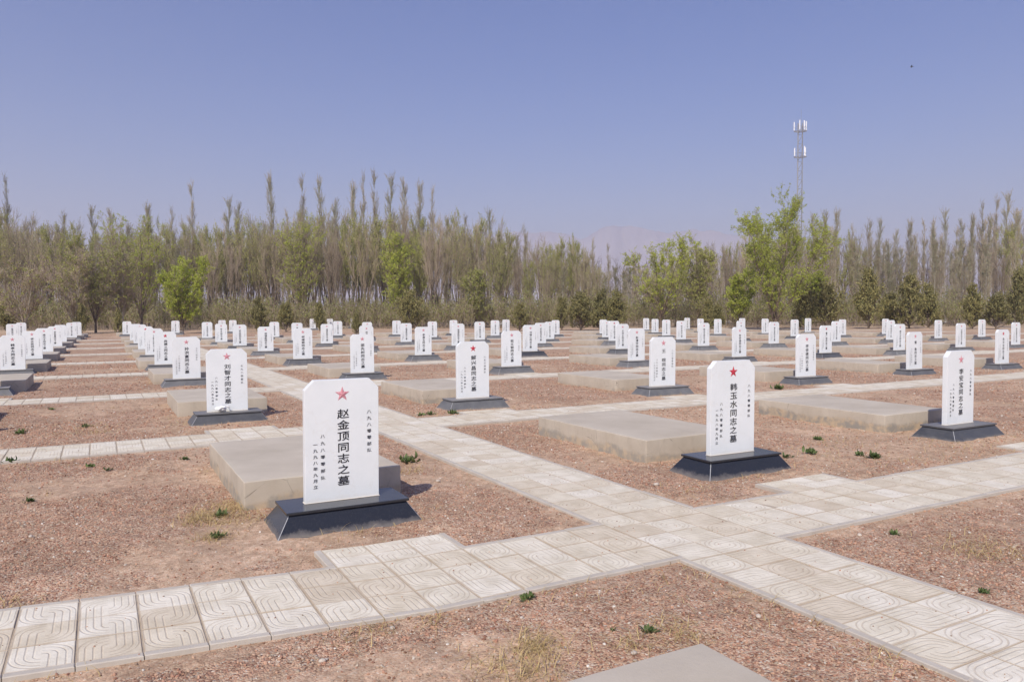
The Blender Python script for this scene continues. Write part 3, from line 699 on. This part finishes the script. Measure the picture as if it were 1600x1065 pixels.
LOOSE = [(990, 1026, .028, 'pale pebble by the near corner of the nearest slab'), (1185, 966, .030, 'grey pebble near the lower kerb right of centre'), (613, 985, .026, 'reddish stone lowest on the gravel below the front path'), (503, 1034, .030, 'flat pinkish stone on gravel at the bottom'),
         (510, 1031, .020, 'small grey chip touching the flat pinkish stone'), (941, 722, .03, 'round grey stone beside the central path'), (1025, 760, .045, 'grey stone on gravel left of the glossy black plinth'), (1343, 835, .035, 'whitish stone on gravel right of the junction'),
         (48, 839, .03, 'flat tan stone on the lower left gravel'), (684, 752, .04, 'grey stone right of the largest grave slab'), (815, 970, .022, 'pinkish stone below the front path, near the green weed'), (1060, 953, .018, 'small white pebble on the lower gravel bed'), (82, 840, .024, 'yellowish pebble on the lower left gravel')]
for i, (px, py, s, lb) in enumerate(LOOSE):
    x, y = ground(px, py); bm = bmesh.new(); bmesh.ops.create_icosphere(bm, subdivisions=2, radius=s * .62); rr = random.Random(i)
    for v in bm.verts: v.co *= 1 + .12 * sin(v.co.x * 90 + i) * cos(v.co.y * 80) ; v.co.z *= .55; v.co.y *= .75
    for f in bm.faces: f.smooth = True
    o = link('loose_stone', bm_mesh('loose_stone', bm, [M['stone']])); o.location = (x, y, float(hgt(np.array(x), np.array(y))) + s * .25); o.rotation_euler = (0, 0, i)
    tag(o, lb, 'stone', 'loose stones on the gravel')
# ------------------------------------------------------------------ trees
def tubes(P, R, k=3):
    """P (B,N,3) lines, R (B,N) radii -> verts, quads"""
    B, N, _ = P.shape
    T = np.gradient(P, axis=1); T /= np.linalg.norm(T, axis=2, keepdims=True) + 1e-9
    ref = np.where(np.abs(T[..., 2:3]) > .9, np.array([1., 0, 0]), np.array([0, 0, 1.])); A = np.cross(T, ref); A /= np.linalg.norm(A, axis=2, keepdims=True) + 1e-9; C = np.cross(T, A)
    an = np.arange(k) * 2 * pi / k
    V = P[:, :, None] + R[:, :, None, None] * (A[:, :, None] * np.cos(an)[None, None, :, None] + C[:, :, None] * np.sin(an)[None, None, :, None])
    idx = np.arange(B * N * k).reshape(B, N, k); n = np.roll(idx, -1, 2)
    F = np.stack([idx[:, :-1], n[:, :-1], n[:, 1:], idx[:, 1:]], -1).reshape(-1, 4)
    return V.reshape(-1, 3), F
def lines(rr, S0, D0, L, R0, up, N=4, wig=.06, tip=.25):
    B = len(S0); t = np.linspace(0, 1, N)[None, :, None]
    D = D0 / np.linalg.norm(D0, axis=1, keepdims=True)
    P = S0[:, None] + D[:, None] * (L[:, None, None] * t) + np.array([0, 0, 1.]) * (up * L)[:, None, None] * t ** 2
    w_ = rr.normal(size=(B, N, 3)) * (wig * L)[:, None, None]; w_[:, 0] = 0; P = P + w_ * t
    R = R0[:, None] * (1 - (1 - tip) * t[..., 0]); return P, R
def spawn(rr, P, R, per, t0, t1, ang, L, up, rf=.5, N=4, wig=.06, lmul=None, dark=0):
    B, K, _ = P.shape; n = B * per; par = np.repeat(np.arange(B), per); t = rr.uniform(t0, t1, n); u = t * (K - 1); i = np.minimum(u.astype(int), K - 2); f = (u - i)[:, None]
    S0 = P[par, i] * (1 - f) + P[par, i + 1] * f; T = P[par, i + 1] - P[par, i]; T /= np.linalg.norm(T, axis=1, keepdims=True)
    r0 = (R[par, i] * (1 - f[:, 0]) + R[par, i + 1] * f[:, 0]) * rf
    a = rr.uniform(0, 2 * pi, n); ref = np.where(np.abs(T[:, 2:3]) > .9, np.array([1., 0, 0]), np.array([0, 0, 1.])); A = np.cross(T, ref); A /= np.linalg.norm(A, axis=1, keepdims=True); C = np.cross(T, A)
    th = np.radians(ang) * rr.uniform(.6, 1.35, n); O = A * np.cos(a)[:, None] + C * np.sin(a)[:, None]
    D = T * np.cos(th)[:, None] + O * np.sin(th)[:, None]
    LL = L * rr.uniform(.55, 1.2, n) * (lmul(t) if lmul else 1)
    return lines(rr, S0, D, LL, np.maximum(r0, .006), np.full(n, up), N, wig)
def leaves(rr, P, per, size, spread, t0=.2, elong=1.6, upright=.3):
    B, K, _ = P.shape; n = B * per; par = np.repeat(np.arange(B), per); u = rr.uniform(t0, 1, n) * (K - 1); i = np.minimum(u.astype(int), K - 2); f = (u - i)[:, None]
    c = P[par, i] * (1 - f) + P[par, i + 1] * f + rr.normal(size=(n, 3)) * spread
    d = rr.normal(size=(n, 3)); d[:, 2] += upright; d /= np.linalg.norm(d, axis=1, keepdims=True); e = np.cross(d, rr.normal(size=(n, 3))); e /= np.linalg.norm(e, axis=1, keepdims=True)
    s = size * rr.uniform(.6, 1.4, (n, 1)); a = d * s * elong * .5; b = e * s * .5
    V = np.stack([c - a, c + b, c + a, c - b], 1).reshape(-1, 3); return V, np.arange(n * 4).reshape(n, 4)
def join(parts):
    V, F, k = [], [], 0
    for v, f in parts: V.append(v); F.append(f + k); k += len(v)
    return np.concatenate(V), np.concatenate(F)
TWR = 1.0
def poplar(seed, H=16., leafy=.6, width=1.0):      # narrow: short branches hugging a straight stem
    rr = np.random.RandomState(seed); t = np.linspace(0, 1, 9); P0 = np.zeros((1, 9, 3)); P0[0, :, 2] = t * H; P0[0, 1:, :2] = np.cumsum(rr.normal(size=(8, 2)) * .035, 0); R0 = (.115 * (1 - .9 * t))[None]
    B1 = spawn(rr, P0, R0, 62, .2, .97, 15, H * .17 * width, .05, .42, 5, .015, lambda t: np.clip(1.35 - t, .22, 1))
    B2 = spawn(rr, *B1, 5, .2, .95, 19, H * .06 * width, .12, .6, 4, .03)
    B3 = spawn(rr, *B2, 3, .2, .95, 22, .42, .15, .7, 3, .04)
    cr = [tubes(B1[0], B1[1] * 1.0), tubes(B2[0], np.maximum(B2[1], .010)), tubes(B3[0], np.maximum(B3[1], .008))]
    out = [('trunk', tubes(P0, R0, 6), M['palebark']), ('crown', join(cr), M['twig'])]
    m = B2[0]; lv = leaves(rr, m, max(1, int(15 * leafy)), .05, .07); m3 = leaves(rr, B1[0][B1[0][:, 0, 2] > H * .55], max(1, int(40 * leafy)), .05, .10)
    out.append(('foliage', join([lv, m3]), M['bud'])); return out
def vase(seed, H=12.5, leafy=0., spread=19, leaf='dull', fork=.14):
    rr = np.random.RandomState(seed); nl = rr.randint(4, 7); z0 = H * fork; t = np.linspace(0, 1, 4)
    P0 = np.zeros((1, 4, 3)); P0[0, :, 2] = t * z0; P0[0, 1:, :2] = rr.normal(size=(3, 2)) * .05; R0 = (.17 * (1 - .2 * t))[None]
    a = rr.uniform(0, 6.28) + np.arange(nl) * 2 * pi / nl; th = np.radians(rr.uniform(4, spread, nl)); D = np.stack([np.cos(a) * np.sin(th), np.sin(a) * np.sin(th), np.cos(th)], 1)
    B0 = lines(rr, np.repeat(P0[:, -1], nl, 0), D, (H - z0) * rr.uniform(.72, .95, nl), np.full(nl, .092), np.full(nl, .06), 7, .010, .12)
    B1 = spawn(rr, *B0, 15, .22, .96, 20, H * .22, .10, .5, 5, .025, lambda t: 1.15 - .7 * t)
    B2 = spawn(rr, *B1, 6, .2, .95, 22, H * .085, .15, .55, 4, .03)
    B3 = spawn(rr, *B2, 3, .2, .98, 24, .6, .15, .65, 3, .04)
    out = [('trunk', join([tubes(P0, R0, 7), tubes(*B0, 5)]), M['bark']), ('crown', join([tubes(*B1), tubes(B2[0], np.maximum(B2[1], .010)), tubes(B3[0], np.maximum(B3[1], .0075))]), M['twig'])]
    if leafy: out.append(('foliage', join([leaves(rr, B3[0], max(1, int(round(4 * leafy))), .07, .05), leaves(rr, B2[0], max(1, int(round(6 * leafy))), .07, .06, .5)]), M[leaf]))
    return out
def elm(seed, H, W, leafy=1., fork=.12, leaf='fresh', n1=18):   # wider crown, arching, fresh green along the outer shoots
    rr = np.random.RandomState(seed); nl = rr.randint(5, 8); z0 = H * fork; t = np.linspace(0, 1, 4)
    P0 = np.zeros((1, 4, 3)); P0[0, :, 2] = t * z0; R0 = (.014 * H * (1 - .25 * t))[None]
    a = rr.uniform(0, 6.28) + np.arange(nl) * 2 * pi / nl + rr.normal(size=nl) * .2; th = rr.uniform(.2, 1.15, nl) * math.atan2(W * .47, H * .8); D = np.stack([np.cos(a) * np.sin(th), np.sin(a) * np.sin(th), np.cos(th)], 1)
    B0 = lines(rr, np.repeat(P0[:, -1], nl, 0), D, (H - z0) * rr.uniform(.7, .98, nl), np.full(nl, .0075 * H), np.full(nl, .05), 7, .022, .12)
    B1 = spawn(rr, *B0, n1, .03, .95, 31, H * .24, .16, .5, 5, .045, lambda t: 1.1 - .65 * t)
    B2 = spawn(rr, *B1, 7, .15, .97, 36, H * .09, .12, .55, 4, .05)
    B3 = spawn(rr, *B2, 4, .15, .98, 40, H * .035, .1, .65, 3, .06)
    out = [('trunk', join([tubes(P0, R0, 7), tubes(*B0, 5)]), M['palebark'] if leafy < .2 else M['bark']), ('crown', join([tubes(*B1), tubes(B2[0], np.maximum(B2[1], .008)), tubes(B3[0], np.maximum(B3[1], .006))]), M['twig'])]
    # leaf clumps: only on part of the shoots, more towards the top and outside
    z = B3[0][:, -1, 2] / H; rad = np.hypot(B3[0][:, -1, 0], B3[0][:, -1, 1]) / (W * .5); cl = np.sin(B3[0][:, -1, 0] * 2.3 + seed) * np.sin(B3[0][:, -1, 1] * 2.1) * np.sin(B3[0][:, -1, 2] * 1.9)
    pr = leafy * np.clip(.35 + .45 * z + .2 * rad + .35 * cl, .02, 1.2); keep = rr.rand(len(z)) < pr
    if keep.sum(): out.append(('foliage', join([leaves(rr, B3[0][keep], 8, .06, .05), leaves(rr, B3[0][keep][::2], 4, .075, .07)]), M[leaf]))
    return out
def juniper(seed, H=3.2, W=2.2, cone=.6, dens=1.):
    rr = np.random.RandomState(seed); nL = int(26 + 10 * H)
    P0 = np.zeros((1, 4, 3)); P0[0, :, 2] = np.linspace(0, H * .85, 4); R0 = np.array([[.07, .06, .04, .015]])
    B1 = spawn(rr, P0, R0, nL, .03, .93, 62, W * .52, .45, .5, 4, .07, lambda t: np.clip(1.15 - t * (1. + .25 * cone), .15, 1))
    B2 = spawn(rr, *B1, 6, .25, 1, 35, .34, .35, .5, 3, .06)
    B3 = spawn(rr, *B2, 4, .2, 1, 34, .2, .3, .5, 3, .06)
    fol = join([leaves(rr, B3[0], int(9 * dens), .055, .035, .1, 2.4, 1.2), leaves(rr, B2[0], int(9 * dens), .06, .05, .2, 2.2, 1.)])
    fol[0][:, 2] += .12 - .20 * H / 3.2
    return [('trunk', join([tubes(P0, R0, 6), tubes(*B1)]), M['bark']), ('crown', fol, M['juniper'])]
def bake(name, parts): return [(pn, mesh(pn, v, f, [m], False)) for pn, (v, f), m in parts]
def plant(name, baked, label, cat, x, y, rz=0, s=1, group=None, sz=None):
    o = thing(name, label, cat, (x, y, -.03), rz, group, s)
    if sz: o.scale = (s, s, sz)
    for pn, me in baked: link(pn, me, o)
    return o
rt = random.Random(21)
POP = [bake('poplar', poplar(i, 16, .35 + .25 * (i % 3), .85 + .12 * (i % 3))) for i in range(5)]
VAS = [bake('vase', vase(10 + i, 12.5, (0, .8, .15, 1.3, .1, 2., .6)[i], 17 + 2 * (i % 3))) for i in range(7)]
ELM = [bake('elm', elm(30, 8, 5.5, 1.)), bake('elm', elm(31, 8, 5, .55, leaf='dull')), bake('elm', elm(32, 8, 6, .7))]
def seen_height(px, ptop, D): return (HOR(px) - ptop) / FPX * D + 1.6
# tall poplars that stand clear of the wood
TALL = [(-2, 300), (17, 283), (103, 342), (148, 334), (177, 330), (235, 326), (272, 330), (305, 297), (362, 322), (376, 321), (430, 283), (452, 335), (475, 287), (502, 292), (527, 316), (553, 297), (571, 279), (590, 281), (614, 288), (633, 284), (655, 294), (677, 299), (726, 345), (765, 338), (784, 374),
        (820, 368), (926, 376), (952, 388), (1268, 345), (1287, 333), (1302, 335), (1329, 355), (1358, 352), (1373, 352), (1398, 362), (1423, 350), (1441, 348), (1454, 350), (1473, 338), (1499, 346), (1515, 343), (1532, 322), (1551, 319), (1571, 313), (1587, 330)]
NUM = ORD + ['thirteenth', 'fourteenth', 'fifteenth', 'sixteenth', 'seventeenth', 'eighteenth', 'nineteenth'] + ['twent' + s for s in ['ieth'] + ['y-' + q for q in ORD[:9]]] + ['thirt' + s for s in ['ieth'] + ['y-' + q for q in ORD[:9]]] + ['fort' + s for s in ['ieth'] + ['y-' + q for q in ORD[:9]]]
for i, (px, tp) in enumerate(TALL):
    D = rt.uniform(97, 112); H = seen_height(px, tp, D); x, y = at(px, D); s = H / 16
    k = (i * 2 + 1) % 5
    o = plant('poplar_tree', POP[k], 'tall narrow budding poplar rising above the wood, %s from the left' % NUM[i], 'tree', x, y, rt.uniform(0, 6), 1, 'tall poplars rising above the wood')
    o.scale = (.82 * min(s, 1.1), .82 * min(s, 1.1), s)
# the wood itself: bare trees standing in rough rows
ENV = [(-60, 338), (0, 338), (60, 336), (110, 346), (160, 366), (210, 350), (260, 352), (330, 352), (400, 350), (450, 348), (500, 332), (560, 335), (620, 338), (680, 342), (740, 352), (800, 372), (850, 378), (900, 386), (960, 402), (1010, 402), (1060, 392), (1110, 380), (1160, 380), (1260, 362), (1320, 366), (1380, 374), (1430, 366), (1500, 362), (1560, 345), (1660, 340)]
ex, ey = zip(*ENV)
n = 0
for row, (D0, cnt) in enumerate([(84, 50), (91, 56), (99, 56), (108, 54), (118, 46)]):
    for i in range(cnt):
        px = -55 + 1710 * (i + rt.uniform(.1, .9)) / cnt; D = D0 + rt.uniform(-2.6, 2.6); tp = float(np.interp(px, ex, ey)) + rt.uniform(-6, 34) - (0 if row else -14)
        H = seen_height(px, tp, D); x, y = at(px, D)
        pop = (px > 1255 and rt.random() < .72) or (930 < px < 1010 and rt.random() < .8) or rt.random() < .16
        if pop:
            o = plant('poplar_tree', POP[rt.randrange(5)], 'slim pale-stemmed poplar within the wood behind the graves', 'tree', x, y, rt.uniform(0, 6), 1, 'slim poplars within the wood'); s = H / 16; o.scale = (max(.75, s), max(.75, s), s)
        else:
            k = rt.choice([0, 2, 4, 0, 2, 1, 6, 3, 5, 3])
            lb = 'bare brown tree with upswept branches in the wood behind the graves' if k in (0, 2, 4) else 'brown tree with upswept branches and a haze of young leaves, in the wood'
            o = plant('bare_tree' if k in (0, 2, 4) else 'budding_tree', VAS[k], lb, 'tree', x, y, rt.uniform(0, 6), 1, 'bare trees in the wood' if k in (0, 2, 4) else 'budding trees in the wood'); s = H / 12.4; o.scale = (.70 * s, .70 * s, s)
# what lies deeper in the wood and its undergrowth, beyond counting
def scatter_tubes(seed, N, D0, D1, hmin, hmax, r, twigs, lean=.05):
    rr = np.random.RandomState(seed); px = rr.uniform(-80, 1680, N); D = rr.uniform(D0, D1, N); v = CF[None] + CR[None] * ((px - 800) / FPX)[:, None]
    base = np.stack([CAM[0] + v[:, 0] * D, CAM[1] + v[:, 1] * D, np.full(N, -.05)], 1)
    return rr, px, D, base
rr, px, D, base = scatter_tubes(3, 620, 122, 165, 0, 0, 0, 0)
tops = np.interp(px, ex, ey) + rr.uniform(8, 46, len(px)); H = (HOR(px) - tops) / FPX * D + 1.6
B0 = lines(rr, base, np.stack([rr.normal(size=len(H)) * .04, rr.normal(size=len(H)) * .04, np.ones(len(H))], 1), H, np.full(len(H), .10), np.zeros(len(H)), 6, .008, .1)
B1 = spawn(rr, *B0, 9, .2, .95, 24, 3.0, .15, .5, 4, .04, lambda t: 1.2 - .8 * t); B2 = spawn(rr, *B1, 3, .2, .95, 28, 1.2, .2, .6, 3, .05); B3 = spawn(rr, *B2, 2, .2, .95, 28, .6, .2, .8, 3, .05)
far = join([tubes(*B0), tubes(B1[0], np.maximum(B1[1], .014)), tubes(B2[0], np.maximum(B2[1], .012)), tubes(B3[0], np.maximum(B3[1], .010))])
o = link('far_wood', mesh('far_wood', *far, [M['bark']])); tag(o, 'dense bare brown wood deeper behind the first trees', 'wood', kind='stuff')
rr, px, D, base = scatter_tubes(7, 3600, 76, 104, 0, 0, 0, 0)
H = rr.uniform(.9, 3.2, len(px)) * (.75 + .5 * vnoise(px / 45, D / 9, 31))
B0 = lines(rr, base, np.stack([rr.normal(size=len(H)) * .14, rr.normal(size=len(H)) * .14, np.ones(len(H))], 1), H, np.full(len(H), .018), np.zeros(len(H)), 4, .03, .3)
B1 = spawn(rr, *B0, 7, .1, .95, 28, 1.1, .2, .7, 4, .05); B2 = spawn(rr, *B1, 3, .2, .95, 30, .5, .1, .8, 3, .05)
o = link('undergrowth', mesh('undergrowth', *join([tubes(*B0), tubes(B1[0], np.maximum(B1[1], .010)), tubes(B2[0], np.maximum(B2[1], .008))]), [M['twig']])); tag(o, 'thin brown saplings and scrub along the foot of the wood', 'undergrowth', kind='stuff')
o2 = link('leaves', mesh('leaves', *leaves(rr, B2[0], 4, .085, .12), [M['scrub']]), o)
# broad trees in young leaf in front of the wood: column, top, distance, width px, kind
BROAD = [(1210, 306, 64, 196, 'large elm in light green leaf, tallest broad tree, in front of the radio mast', 'fresh', 2.1, 71), (286, 405, 63, 84, 'small bright green leafing elm behind the gravestones at left', 'fresh', .8, 42),
         (222, 338, 72, 110, 'thinly leafed elm with several pale stems, left of the small bright green elm', 'fresh', .5, 43), (150, 372, 66, 100, 'bare many-stemmed tree with a hint of olive leaf, leftmost but one', 'dull', .5, 44), (38, 400, 60, 110, 'spreading bare tree with pale branches at the left edge', 'dull', .10, 45),
         (470, 345, 84, 70, 'tree with bright green tufts at its crown, left half of the wood', 'fresh', .45, 46), (624, 375, 82, 64, 'tree with a fresh green patch in mid crown, centre of the wood', 'fresh', .85, 47), (1032, 372, 74, 126, 'broad yellow-green budding elm left of the large elm', 'fresh', .7, 48),
         (1090, 392, 78, 90, 'low olive budding elm between the two broad elms', 'dull', .55, 49), (1155, 425, 70, 90, 'bushy yellow-green young elm under the large elm', 'fresh', .8, 50), (1262, 420, 72, 70, 'green young elm to the right of the large elm', 'fresh', .75, 51), (118, 392, 64, 84, 'bare pale-stemmed tree behind the leftmost gravestones, second such tree', 'dull', .12, 53), (192, 380, 66, 70, 'slim bare tree with clustered pale stems, third from the left before the wood', 'dull', .18, 54), (745, 420, 80, 70, 'low olive tree before the centre of the wood', 'dull', .5, 52)]
for px, tp, D, wpx, lb, leaf, ly, sd in BROAD:
    H = seen_height(px, tp, D); W = wpx / FPX * D; x, y = at(px, D)
    plant('elm_tree', bake('elm', elm(sd, H, W, ly, .05 if sd == 71 else .10, leaf, 24)), lb, 'tree', x, y, rt.uniform(0, 6), 1, 'broad leafing trees in front of the wood')
JUN = [(12, 470, 66), (128, 485, 62), (186, 488, 60), (405, 468, 68), (447, 476, 66), (500, 482, 70), (557, 497, 56), (641, 458, 66), (812, 478, 66), (878, 466, 68), (908, 466, 66), (938, 458, 68), (962, 456, 67), (1107, 470, 68), (1120, 486, 62), (1258, 452, 66), (1291, 446, 66), (1357, 422, 68), (1390, 460, 70), (1420, 440, 68), (1450, 448, 71), (1519, 446, 66), (1556, 462, 64), (1592, 430, 70)]
JM = [bake('juniper', juniper(60 + i, 3.2, (2.1, 2.7, 1.7, 2.3, 1.9, 2.9)[i], (.9, .5, 1.2, .8, 1.4, .4)[i], .55)) for i in range(6)]
JG = (557, 128, 186)
for i, (px, tp, D) in enumerate(JUN):
    H = seen_height(px, tp - 4 - (i * 7) % 9, D) * 1.06; x, y = at(px, D); k = (i * 5 + i // 3) % 6
    o = plant('juniper_bush', JM[k], 'dark olive juniper bush before the wood, %s from the left' % NUM[i], 'bush', x, y, i * 1.7, 1, 'juniper bushes before the wood'); s = H / 3.2; ws = max(.5, min(1.35, s * (.5 if px in JG else (1.05, .8, 1.15, .9)[i % 4]))); o.scale = (ws, ws, s)
# ------------------------------------------------------------------ radio mast
def bar(a, b, r, k=5):
    return tubes(np.array([[a, (np.array(a) + np.array(b)) / 2, b]], float), np.full((1, 3), r), k)
DM = 230.; mx, my = at(1247.5, DM); Hm = (HOR(1250) - 196) / FPX * DM + 1.6
mast = thing('radio_mast', 'tall slender lattice radio mast with white antenna panels, rising behind the large elm', 'radio mast', (mx, my, 0), -YAW)
wL = 1.4
leg = link('leg', mesh('leg', *bar((-wL / 2, 0, 0), (-wL / 2, 0, Hm), .17, 8), [M['steel']]), mast)
for p in ((wL / 2 + .1, .5, 0), (wL / 2 - .2, -.7, 0)): link('leg', mesh('leg', *bar(p, (p[0] * .93, p[1] * .9, Hm), .08, 6), [M['steel']]), mast)
pts = []; z = 1.
while z < Hm - 2:
    pts += [bar((-wL / 2, 0, z), (wL / 2 + .1, .5, z + 2.6), .06), bar((-wL / 2, 0, z + 2.6), (wL / 2 + .1, .5, z + 2.6), .07), bar((-wL / 2, 0, z), (wL / 2 - .2, -.7, z + 2.6), .07), bar((wL / 2 + .1, .5, z), (wL / 2 - .2, -.7, z + 1.3), .08)]; z += 2.7
link('lattice', mesh('lattice', *join(pts), [M['steel']]), mast)
for zt, pan in ((Hm - 2.4, [(-1.9, 0, 2.3), (-.7, -1.3, 2.6), (.9, -.9, 2.4), (1.35, .6, 2.9), (1.7, -.2, 2.5)]), (Hm - 10.1, [(-1.8, -.3, 2.2), (.95, -.9, 2.6), (1.75, .5, 2.5)])):
    ring = [(1.9 * cos(a), 1.4 * sin(a), zt) for a in np.arange(8) * pi / 4]; pp = []
    for i in range(8): pp.append(bar(ring[i], ring[(i + 1) % 8], .09)); pp.append(bar((0, 0, zt - .3), ring[i], .07)); pp.append(bar((ring[i][0], ring[i][1], zt + 1.1), (ring[(i + 1) % 8][0], ring[(i + 1) % 8][1], zt + 1.1), .035))
    link('platform', mesh('platform', *join(pp), [M['steel']]), mast)
    for (ax, ay, h) in pan:
        bm = box_bm(ax - .14, ax + .14, ay - .08, ay + .08, zt + .2, zt + .2 + h * 1.1); bevel(bm, .05, 2)
        link('antenna', bm_mesh('antenna', bm, [M['panel']]), mast)
link('whip', mesh('whip', *bar((.2, 0, Hm - 2), (.2, 0, Hm + 4), .035), [M['steel']]), mast)
# a bird far up
bd = bmesh.new(); x, y = at(1418, 90.); zb = (HOR(1418) - 110) / FPX * 90 + 1.6
bmesh.ops.create_icosphere(bd, subdivisions=2, radius=1, matrix=Matrix.Diagonal((.17, .055, .05, 1)))
for s in (-1, 1):
    a = [bd.verts.new(p) for p in ((.08, s * .03, .02), (.03, s * .22, .10), (-.02, s * .38, .04), (-.05, s * .22, .09), (-.07, s * .03, .02))]; bd.faces.new(a)
    b = [bd.verts.new((v.co.x, v.co.y, v.co.z - .012)) for v in a]; bd.faces.new(b[::-1])
t_ = [bd.verts.new(p) for p in ((-.14, .02, 0), (-.26, .05, .005), (-.26, -.05, .005), (-.14, -.02, 0))]; bd.faces.new(t_)
o = link('bird', bm_mesh('bird', bd, [M['granite']])); o.location = (x, y, zb); o.rotation_euler = (.2, 0, 2.2); tag(o, 'tiny dark bird high in the sky at the right', 'bird')
# ------------------------------------------------------------------ hills
rh = np.random.RandomState(2); HX = np.linspace(-200, 1900, 420); R_ = [(0, 1.)]; 
ridge = np.interp(HX, [-200, 300, 700, 760, 800, 850, 920, 955, 985, 1030, 1080, 1130, 1200, 1350, 1900], [455, 440, 392, 372, 366, 363, 368, 355, 352, 362, 357, 366, 374, 410, 440])
nz = sum(np.interp(HX, np.linspace(-200, 1900, m), rh.normal(size=m)) * a for m, a in ((60, 2.2), (160, 1.1), (420, .4)))
V = []; DH = 3300.
for j, (dd, fr) in enumerate([(-500, 0.), (-330, .28), (-200, .55), (-90, .82), (0, 1.), (160, .9), (420, .3), (700, 0)]):
    nj = sum(np.interp(HX, np.linspace(-200, 1900, m), rh.normal(size=m)) * a for m, a in ((90, .06), (300, .04)))
    for i, px in enumerate(HX):
        Dp = DH + dd; x, y = at(px, Dp); h = ((HOR(px) - ridge[i] - nz[i]) / FPX * DH) * max(0, fr * (1 + (nj[i] if 0 < fr < 1 else 0))); V.append((x, y, h - (8 if fr == 0 else 0)))
nH = len(HX); ii = (np.arange(7)[:, None] * nH + np.arange(nH - 1)[None]).ravel()
tag(link('hills', mesh('hills', np.array(V), np.stack([ii, ii + 1, ii + nH + 1, ii + nH], 1), [M['hazed_rock']], True)), kind='structure')
# ------------------------------------------------------------------ haze
hz = bpy.data.materials.new('dusty_air'); hz.use_nodes = True; t_ = hz.node_tree; t_.nodes.clear(); ho = t_.nodes.new('ShaderNodeOutputMaterial'); hv = t_.nodes.new('ShaderNodeVolumePrincipled')
hv.inputs['Color'].default_value = (.86, .88, 1.0, 1); hv.inputs['Density'].default_value = HAZE; hv.inputs['Anisotropy'].default_value = .35; t_.links.new(hv.outputs[0], ho.inputs['Volume'])
cx_, cy_ = at(800, 1900); bm = box_bm(-3000, 3000, -2600, 2600, -9, 425); o = link('haze', bm_mesh('haze', bm, [hz])); o.location = (cx_, cy_, 0); o.rotation_euler = (0, 0, -YAW); tag(o, kind='stuff')
